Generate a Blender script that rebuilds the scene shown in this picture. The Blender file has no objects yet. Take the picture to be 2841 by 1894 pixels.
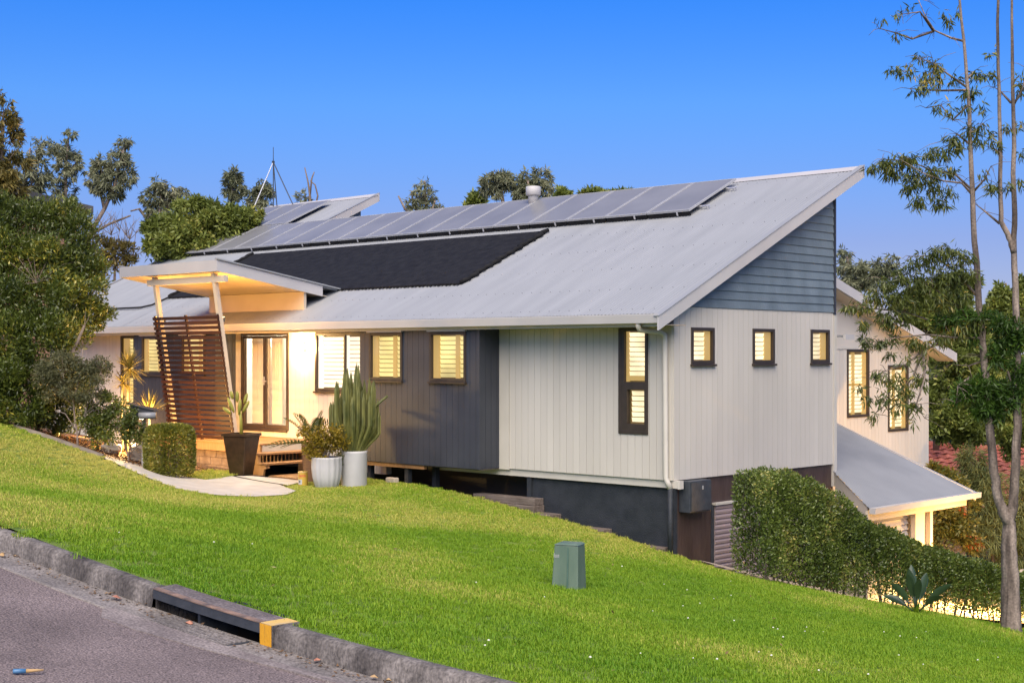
import bpy, math, random
import numpy as np
from mathutils import Vector, Matrix
from mathutils.geometry import delaunay_2d_cdt
R = math.radians
scene = bpy.context.scene
COL = scene.collection

# ---------------------------------------------------------------- camera
cd = bpy.data.cameras.new('camera'); cam = bpy.data.objects.new('camera', cd); COL.objects.link(cam)
cam.location = (14.288, -18.84, 2.062)
cam.rotation_euler = (R(90), 0, R(43.531))
cd.sensor_width = 36.0
cd.lens = 36.0 * 4000 / 2841
cd.shift_y = 35 / 2841
cd.clip_end = 3000
scene.camera = cam
scene.render.resolution_x, scene.render.resolution_y = 1024, 682

# ---------------------------------------------------------------- sky and sun
SUN_AZ, SUN_EL = (0.66, -0.75), 48.0           # horizontal direction towards the sun, elevation
world = bpy.data.worlds.new('World'); scene.world = world; world.use_nodes = True
wn = world.node_tree; wn.nodes.clear()
sky = wn.nodes.new('ShaderNodeTexSky'); sky.sky_type = 'NISHITA'; sky.sun_disc = False
sky.sun_elevation = R(SUN_EL); sky.sun_rotation = math.atan2(SUN_AZ[0], SUN_AZ[1])
sky.air_density = 1.0; sky.dust_density = 0.3; sky.ozone_density = 4.0
geo = wn.nodes.new('ShaderNodeTexCoord'); sep = wn.nodes.new('ShaderNodeSeparateXYZ')
ramp = wn.nodes.new('ShaderNodeValToRGB')        # grades the sky from the pale horizon to the deep blue above
wn.links.new(geo.outputs['Generated'], sep.inputs[0]); wn.links.new(sep.outputs['Z'], ramp.inputs[0])
el = ramp.color_ramp.elements
el[0].position = 0.0; el[0].color = (0.52, 0.49, 0.76, 1)
el[1].position = 0.25; el[1].color = (0.14, 0.58, 1.32, 1)
for p_, c_ in ((0.077, (0.465, 0.475, 0.80, 1)), (0.17, (0.34, 0.64, 1.12, 1))):
    e_ = el.new(p_); e_.color = c_
mul = wn.nodes.new('ShaderNodeMixRGB'); mul.blend_type = 'MULTIPLY'; mul.inputs[0].default_value = 1
bg = wn.nodes.new('ShaderNodeBackground'); bg.inputs['Strength'].default_value = 0.069
wo = wn.nodes.new('ShaderNodeOutputWorld')
wn.links.new(sky.outputs[0], mul.inputs[1]); wn.links.new(ramp.outputs[0], mul.inputs[2])
wn.links.new(mul.outputs[0], bg.inputs[0]); wn.links.new(bg.outputs[0], wo.inputs[0])
sl = bpy.data.lights.new('sun', 'SUN'); sun = bpy.data.objects.new('sun', sl); COL.objects.link(sun)
sl.energy = 3.5; sl.angle = R(65); sl.color = (1.0, 0.87, 0.68)
_h = math.hypot(*SUN_AZ)
_sd = Vector((SUN_AZ[0]/_h*math.cos(R(SUN_EL)), SUN_AZ[1]/_h*math.cos(R(SUN_EL)), math.sin(R(SUN_EL))))
sun.rotation_euler = (-_sd).to_track_quat('-Z', 'Y').to_euler()
scene.view_settings.view_transform = 'Standard'; scene.view_settings.look = 'None'
scene.view_settings.exposure = 0.92; scene.view_settings.gamma = 1.0
scene.cycles.use_denoising = True
scene.cycles.max_bounces = 5; scene.cycles.diffuse_bounces = 3; scene.cycles.transparent_max_bounces = 12
scene.cycles.sample_clamp_indirect = 4.0

# ---------------------------------------------------------------- helpers
class MB:
    """collects polygons; build() links them as one mesh object"""
    def __init__(s, tf=None): s.v = []; s.f = []; s.tf = tf
    def add(s, vs, fs):
        n = len(s.v); s.v += [s.tf(*p) for p in vs] if s.tf else [tuple(p) for p in vs]
        s.f += [tuple(i+n for i in f) for f in fs]; return s
    def box(s, a0, a1, b0, b1, c0, c1):
        return s.add([(a0,b0,c0),(a1,b0,c0),(a1,b1,c0),(a0,b1,c0),(a0,b0,c1),(a1,b0,c1),(a1,b1,c1),(a0,b1,c1)],
                     [(3,2,1,0),(4,5,6,7),(0,1,5,4),(1,2,6,5),(2,3,7,6),(3,0,4,7)])
    def hexa(s, lo, hi):
        """two quads (lists of 4 points each) joined"""
        return s.add(list(lo)+list(hi), [(3,2,1,0),(4,5,6,7),(0,1,5,4),(1,2,6,5),(2,3,7,6),(3,0,4,7)])
    def prism(s, poly, d):
        """polygon (3-D points) extruded by vector d"""
        n = len(poly); d = Vector(d); top = [tuple(Vector(p)+d) for p in poly]
        return s.add(list(poly)+top, [tuple(range(n-1,-1,-1)), tuple(range(n,2*n))]+[(i,(i+1)%n,n+(i+1)%n,n+i) for i in range(n)])
    def tube(s, pts, r0, r1=None, k=8, cap=True):
        pts = [Vector(p) for p in pts]; n = len(pts); r1 = r0 if r1 is None else r1
        vs = []; fs = []; up = None
        for i, p in enumerate(pts):
            t = (pts[min(i+1,n-1)]-pts[max(i-1,0)]).normalized()
            if up is None: up = Vector((0,0,1)) if abs(t.z) < .9 else Vector((1,0,0))
            a = t.cross(up).normalized(); up = a.cross(t).normalized()
            rr = r0(i/max(1,n-1)) if callable(r0) else r0+(r1-r0)*i/max(1,n-1)
            for j in range(k):
                q = 2*math.pi*j/k; vs.append(tuple(p+(a*math.cos(q)+up*math.sin(q))*rr))
        for i in range(n-1):
            for j in range(k): fs.append((i*k+j, i*k+(j+1)%k, (i+1)*k+(j+1)%k, (i+1)*k+j))
        if cap: fs += [tuple(range(k-1,-1,-1)), tuple(range((n-1)*k, n*k))]
        return s.add(vs, fs)
    def lathe(s, prof, c, k=24, flute=0.0, nf=0):
        vs = []; fs = []; n = len(prof)
        for r, z in prof:
            for j in range(k):
                q = 2*math.pi*j/k; rr = r*(1+flute*abs(math.sin(q*nf/2))) if nf else r
                vs.append((c[0]+rr*math.cos(q), c[1]+rr*math.sin(q), c[2]+z))
        for i in range(n-1):
            for j in range(k): fs.append((i*k+j, i*k+(j+1)%k, (i+1)*k+(j+1)%k, (i+1)*k+j))
        fs += [tuple(range(k-1,-1,-1)), tuple(range((n-1)*k, n*k))]
        return s.add(vs, fs)
    def build(s, name, mat, parent=None, smooth=False, bevel=0):
        me = bpy.data.meshes.new(name); me.from_pydata(s.v, [], s.f); me.update()
        o = bpy.data.objects.new(name, me); COL.objects.link(o); me.materials.append(mat)
        if smooth:
            me.shade_smooth()
        if bevel:
            m = o.modifiers.new('bevel', 'BEVEL'); m.width = bevel; m.segments = 2; m.limit_method = 'ANGLE'
        if parent: 
            o.parent = parent; o.matrix_parent_inverse = parent.matrix_basis.inverted()
        return o
def tag(o, label, cat, group=None):
    o['label'] = label; o['category'] = cat
    if group: o['group'] = group
    return o
def structure(o): o['kind'] = 'structure'; return o
def stuff(o): o['kind'] = 'stuff'; return o
def empty(name, loc=(0,0,0)):
    o = bpy.data.objects.new(name, None); COL.objects.link(o); o.location = loc; o.empty_display_size = .2; return o
def box(name, mat, parent, *b, tf=None, bevel=0): return MB(tf).box(*b).build(name, mat, parent, bevel=bevel)
def np_mesh(name, V, F, mat, parent=None, smooth=False):
    me = bpy.data.meshes.new(name); V = np.asarray(V, np.float32); F = np.asarray(F, np.int32); k = F.shape[1]
    me.vertices.add(len(V)); me.vertices.foreach_set('co', V.ravel())
    me.loops.add(F.size); me.loops.foreach_set('vertex_index', F.ravel())
    me.polygons.add(len(F)); me.polygons.foreach_set('loop_start', np.arange(0, F.size, k, dtype=np.int32))
    me.update(calc_edges=True); me.materials.append(mat)
    if smooth: me.shade_smooth()
    o = bpy.data.objects.new(name, me); COL.objects.link(o)
    if parent: o.parent = parent; o.matrix_parent_inverse = parent.matrix_basis.inverted()
    return o

# ---------------------------------------------------------------- materials
def lin(h):
    c = [int(h[i:i+2], 16)/255 for i in (0,2,4)]
    return tuple(x/12.92 if x <= .04045 else ((x+.055)/1.055)**2.4 for x in c)+(1,)
def C3(c): return lin(c) if isinstance(c, str) else tuple(c)+((1,) if len(c) == 3 else ())
def mat(name, c1, c2=None, scale=4., rough=.6, bump=0., bscale=None, stretch=(1,1,1), spec=.5, metal=0., detail=4., island=0., coat=0., contrast=(.3,.7), speck=0., sk=(.6,1.4)):
    m = bpy.data.materials.new(name); m.use_nodes = True; nt = m.node_tree; N = nt.nodes; L = nt.links
    b = N['Principled BSDF']; b.inputs['Roughness'].default_value = rough; b.inputs['Metallic'].default_value = metal
    b.inputs['Specular IOR Level'].default_value = spec; b.inputs['Coat Weight'].default_value = coat
    c1 = C3(c1); b.inputs['Base Color'].default_value = c1
    if c2 is None and not bump: return m
    tc = N.new('ShaderNodeTexCoord'); mp = N.new('ShaderNodeMapping'); mp.inputs['Scale'].default_value = stretch
    L.new(tc.outputs['Object'], mp.inputs[0])
    if c2 is not None:
        nz = N.new('ShaderNodeTexNoise'); nz.inputs['Scale'].default_value = scale; nz.inputs['Detail'].default_value = detail
        L.new(mp.outputs[0], nz.inputs['Vector'])
        cr = N.new('ShaderNodeValToRGB'); cr.color_ramp.elements[0].color = c1; cr.color_ramp.elements[1].color = C3(c2)
        cr.color_ramp.elements[0].position, cr.color_ramp.elements[1].position = contrast
        L.new(nz.outputs['Fac'], cr.inputs[0]); out = cr.outputs[0]
        if speck:
            n3 = N.new('ShaderNodeTexNoise'); n3.inputs['Scale'].default_value = speck; n3.inputs['Detail'].default_value = 3; L.new(tc.outputs['Object'], n3.inputs['Vector'])
            m3 = N.new('ShaderNodeMapRange'); m3.inputs[1].default_value = .32; m3.inputs[2].default_value = .68; m3.inputs[3].default_value, m3.inputs[4].default_value = sk; L.new(n3.outputs['Fac'], m3.inputs[0])
            x3 = N.new('ShaderNodeMixRGB'); x3.blend_type = 'MULTIPLY'; x3.inputs[0].default_value = 1; L.new(out, x3.inputs[1]); L.new(m3.outputs[0], x3.inputs[2]); out = x3.outputs[0]
        if island:
            g = N.new('ShaderNodeObjectInfo'); mr = N.new('ShaderNodeMapRange'); mr.inputs[3].default_value = 1-island; mr.inputs[4].default_value = 1+island
            L.new(g.outputs['Random'], mr.inputs[0]); mx = N.new('ShaderNodeMixRGB'); mx.blend_type = 'MULTIPLY'; mx.inputs[0].default_value = 1
            L.new(out, mx.inputs[1]); L.new(mr.outputs[0], mx.inputs[2]); out = mx.outputs[0]
        L.new(out, b.inputs['Base Color'])
    if bump:
        n2 = N.new('ShaderNodeTexNoise'); n2.inputs['Scale'].default_value = bscale or scale*4; n2.inputs['Detail'].default_value = 6
        L.new(mp.outputs[0], n2.inputs['Vector']); bp = N.new('ShaderNodeBump'); bp.inputs['Strength'].default_value = bump; bp.inputs['Distance'].default_value = .02
        L.new(n2.outputs['Fac'], bp.inputs['Height']); L.new(bp.outputs[0], b.inputs['Normal'])
    return m
def emit(name, c, s, base=(.8,.75,.6), uneven=0.):
    m = bpy.data.materials.new(name); m.use_nodes = True; nt = m.node_tree; b = nt.nodes['Principled BSDF']
    b.inputs['Base Color'].default_value = tuple(base)+(1,); b.inputs['Emission Color'].default_value = tuple(c)+(1,); b.inputs['Emission Strength'].default_value = s
    if uneven:            # the room behind is lit unevenly by its own lamps
        tc = nt.nodes.new('ShaderNodeTexCoord'); ge = nt.nodes.new('ShaderNodeNewGeometry'); nz = nt.nodes.new('ShaderNodeTexNoise'); nz.inputs['Scale'].default_value = 1.7; nz.inputs['Detail'].default_value = 1.5
        mr = nt.nodes.new('ShaderNodeMapRange'); mr.inputs[1].default_value = .3; mr.inputs[2].default_value = .7; mr.inputs[3].default_value = s*(1-uneven); mr.inputs[4].default_value = s*(1+uneven)
        nt.links.new(ge.outputs['Position'], nz.inputs['Vector']); nt.links.new(nz.outputs['Fac'], mr.inputs[0]); nt.links.new(mr.outputs[0], b.inputs['Emission Strength'])
    return m
def leafmat(name, ca, cb, cc=None, trans=.35, rough=.45, patch=1.2, spec=.4):
    """leaf colours: one random shade per leaf, mixed with soft patches"""
    m = bpy.data.materials.new(name); m.use_nodes = True; nt = m.node_tree; N = nt.nodes; L = nt.links
    b = N['Principled BSDF']; b.inputs['Roughness'].default_value = rough; b.inputs['Specular IOR Level'].default_value = spec
    g = N.new('ShaderNodeNewGeometry'); cr = N.new('ShaderNodeValToRGB'); E = cr.color_ramp.elements
    E[0].color = C3(ca); E[1].color = C3(cb); E[1].position = .8
    if cc: e = E.new(.97); e.color = C3(cc)
    tc = N.new('ShaderNodeTexCoord'); nz = N.new('ShaderNodeTexNoise'); nz.inputs['Scale'].default_value = patch; nz.inputs['Detail'].default_value = 2
    L.new(tc.outputs['Object'], nz.inputs['Vector'])
    ma = N.new('ShaderNodeMath'); ma.operation = 'MULTIPLY_ADD'; ma.inputs[1].default_value = .62; 
    mb_ = N.new('ShaderNodeMath'); mb_.operation = 'MULTIPLY_ADD'; mb_.inputs[1].default_value = 1.3; mb_.inputs[2].default_value = -.45
    L.new(nz.outputs['Fac'], mb_.inputs[0]); L.new(g.outputs['Random Per Island'], ma.inputs[0]); L.new(mb_.outputs[0], ma.inputs[2])
    L.new(ma.outputs[0], cr.inputs[0]); L.new(cr.outputs[0], b.inputs['Base Color'])
    t = N.new('ShaderNodeBsdfTranslucent'); L.new(cr.outputs[0], t.inputs[0]); mx = N.new('ShaderNodeMixShader'); mx.inputs[0].default_value = trans
    L.new(b.outputs[0], mx.inputs[1]); L.new(t.outputs[0], mx.inputs[2]); L.new(mx.outputs[0], N['Material Output'].inputs[0])
    return m
def glassmat(name, tint=(1,1,1), refl=.1):
    m = bpy.data.materials.new(name); m.use_nodes = True; nt = m.node_tree; N = nt.nodes; L = nt.links
    t = N.new('ShaderNodeBsdfTransparent'); t.inputs[0].default_value = tuple(tint)+(1,); g = N.new('ShaderNodeBsdfGlossy'); g.inputs['Roughness'].default_value = .03
    mx = N.new('ShaderNodeMixShader'); mx.inputs[0].default_value = refl; L.new(t.outputs[0], mx.inputs[1]); L.new(g.outputs[0], mx.inputs[2]); L.new(mx.outputs[0], N['Material Output'].inputs[0])
    return m
M = {}
M['white_board'] = mat('white_board', (.515,.48,.42), (.59,.55,.485), .9, .55, .06, 60, island=.035, stretch=(1,1,.35), detail=6)
M['cream_trim'] = mat('cream_trim', (.50,.47,.41), (.56,.525,.46), 2, .5)
M['grey_board'] = mat('grey_board', (.030,.034,.046), (.044,.049,.063), 1.5, .5, .08, 80, island=.05)
M['gable_blue'] = mat('gable_blue', (.115,.15,.175), (.17,.215,.245), 2.5, .6, .25, 30, stretch=(1,1,.6), island=.08)
M['roof'] = mat('roof_metal', (.258,.27,.283), (.30,.312,.325), 1.2, .45, 0, spec=.3, stretch=(3,.5,.5), detail=8)
M['roof_low'] = mat('roof_metal_grey', (.19,.20,.215), (.235,.245,.26), 1.2, .45)
M['gutter'] = mat('gutter_metal', (.44,.425,.42), (.49,.475,.465), 1.5, .4)
M['brown_frame'] = mat('brown_frame', (.035,.026,.020), (.05,.036,.028), 8, .4)
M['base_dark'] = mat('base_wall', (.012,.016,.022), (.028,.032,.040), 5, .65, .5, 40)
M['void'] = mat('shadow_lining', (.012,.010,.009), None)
M['timber_red'] = mat('screen_timber', (.036,.012,.006), (.066,.022,.010), 6, .42, .15, 60, stretch=(1,6,8), island=.25)
M['deck'] = mat('deck_timber', (.30,.145,.055), (.40,.21,.09), 5, .5, .15, 50, stretch=(6,1,1), island=.15)
M['eave_tan'] = mat('eave_lining', (.36,.29,.21), (.41,.335,.25), 2, .6)
M['porch_white'] = mat('porch_paint', (.52,.44,.33), (.58,.50,.39), 2, .5)
M['panel'] = mat('solar_glass', (.165,.168,.178), (.215,.218,.228), .8, .34, 0, spec=.3)
M['alu'] = mat('aluminium', (.62,.62,.64), None, rough=.35, metal=.6)
M['panel_frame'] = mat('panel_frame', (.33,.335,.345), (.37,.375,.385), 3, .4)
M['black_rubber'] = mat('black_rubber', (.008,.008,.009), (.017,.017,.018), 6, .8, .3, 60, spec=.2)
M['soil'] = mat('soil', (.05,.032,.02), (.10,.065,.04), 9, .95, .8, 30)
M['concrete'] = mat('concrete', (.42,.38,.32), (.52,.48,.42), 3, .85, .25, 60)
M['kerb'] = mat('kerb_concrete', (.034,.029,.027), (.21,.188,.172), 2.2, .9, .8, 30, detail=10, stretch=(2.2,1,.6), speck=40, sk=(.6,1.4))
M['channel'] = mat('channel_concrete', (.12,.108,.10), (.24,.215,.20), 2.0, .9, .6, 40, detail=9, speck=45, sk=(.6,1.4))
M['asphalt'] = mat('asphalt', (.125,.098,.092), (.22,.175,.165), .9, .92, 1.0, 60, detail=8, speck=75, sk=(.35,1.7))
M['steel_dark'] = mat('dark_steel', (.030,.036,.045), (.05,.056,.066), 9, .5, .2)
M['yellow_paint'] = mat('worn_yellow_paint', (.62,.30,.012), (.10,.07,.04), 14, .7, .3, stretch=(2,2,.5), contrast=(.58,.72))
M['green_metal'] = mat('green_cabinet', (.085,.135,.10), (.14,.19,.145), 5, .45, .12, 30, stretch=(1,1,.25))
M['terracotta'] = mat('terracotta', (.33,.085,.055), (.46,.15,.10), 6, .8, .3, island=.2)
M['bark'] = mat('gum_bark', (.065,.048,.038), (.27,.215,.175), 7, .9, 1.0, 25, stretch=(1,1,.16), detail=10, contrast=(.38,.64), speck=30, sk=(.7,1.3))
M['twig'] = mat('twig', (.14,.10,.075), (.22,.17,.13), 10, .9)
M['white_pot'] = mat('white_pot', (.42,.41,.405), (.48,.47,.465), 3, .55, .15, 50)
M['dark_pot'] = mat('dark_glazed_pot', (.030,.018,.010), (.06,.034,.018), 9, .28, .15)
M['wicker'] = mat('wicker', (.16,.075,.03), (.24,.12,.05), 8, .6, .6, 40, stretch=(1,1,6))
M['sleeper'] = mat('sleeper_timber', (.10,.075,.06), (.20,.16,.135), 8, .9, .7, 40, stretch=(.4,3,3))
M['sandstone'] = mat('pale_stone', (.40,.33,.25), (.55,.48,.38), 4, .9, .5)
M['mail_dark'] = mat('dark_letterbox', (.022,.025,.030), (.035,.038,.045), 9, .5)
M['brick'] = mat('brick', (.16,.10,.075), (.28,.19,.14), 5, .9, .5)
GLASS = glassmat('window_glass', (1,1,1), .10)
LIT = emit('lit_shutter', (1.0,.80,.47), .66, (.42,.38,.30), .45)
LIT_Y = emit('lit_shutter_yellow', (1.0,.80,.30), .44, (.36,.31,.16), .45)
LIT_DIM = emit('lit_reveal', (1.0,.64,.18), .20, (.32,.22,.09))
LIT_W = emit('lit_room', (1.0,.88,.66), .62, (.5,.46,.4))
LIT_GAP = emit('shutter_gap', (1.0,.60,.20), .06, (.10,.06,.025))

PORCH_W, LEAN_W, GARDEN_W, DECK_W, STRIP_W = 110, 560, 200, 60, 46
# ---------------------------------------------------------------- survey tables (metres, house axes)
TERRAIN=[(2.177,-12.691,0.553),(3.479,-12.626,0.38),(4.542,-12.581,0.265),(5.92,-12.513,0.137),(7.036,-12.42,0.074),(8.038,-12.295,-0.001),(-6.291,-13.149,1.062),(-1.76,-12.982,0.842),(9.869,-11.866,-0.118),(12.436,-11.083,-0.288),(16.369,-9.415,-0.538),(2.879,-5.817,-0.745),(5.105,1.402,-1.97),(8.466,-5.751,-1.016),(0.05,-0.1,-1.2),(-1.42,-0.15,-0.95),(-2.7,-0.25,-0.76),(-4.0,-0.35,-0.56),(-5.3,-0.5,-0.4),(-7.0,-0.6,-0.36),(-5.935,-1.777,-0.338),(-6.035,-2.285,-0.33),(-8.55,-2.33,-0.25),(-5.195,-3.832,-0.338),(-6.235,-4.681,-0.311),(-8.5,-5.316,0.188),(-10.787,-6.109,0.764),(-8.553,-3.988,-0.171),(-11.0,-1.7,-0.22),(-16.0,-1.0,0.05),(-21.0,-1.0,0.3),(1.658,-0.494,-1.337),(2.597,1.777,-1.911),(3.611,4.12,-2.48),(0.1,2.2,-1.75),(0.3,5.0,-2.4),(3.0,7.0,-2.9),(8.0,6.0,-3.6),(12.0,2.0,-3.6),(-5.0,14.0,-2.2),(-18.0,12.0,-0.6),(14.0,14.0,-4.2),(-28.0,0.0,0.9)]
KERB=[(-6.291,-13.149,1.062),(-1.76,-12.982,0.842),(2.177,-12.691,0.553),(3.479,-12.626,0.38),(4.542,-12.581,0.265),(5.92,-12.513,0.137),(7.036,-12.42,0.074),(8.038,-12.295,-0.001),(9.869,-11.866,-0.118),(12.436,-11.083,-0.288),(16.369,-9.415,-0.538)]
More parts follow.
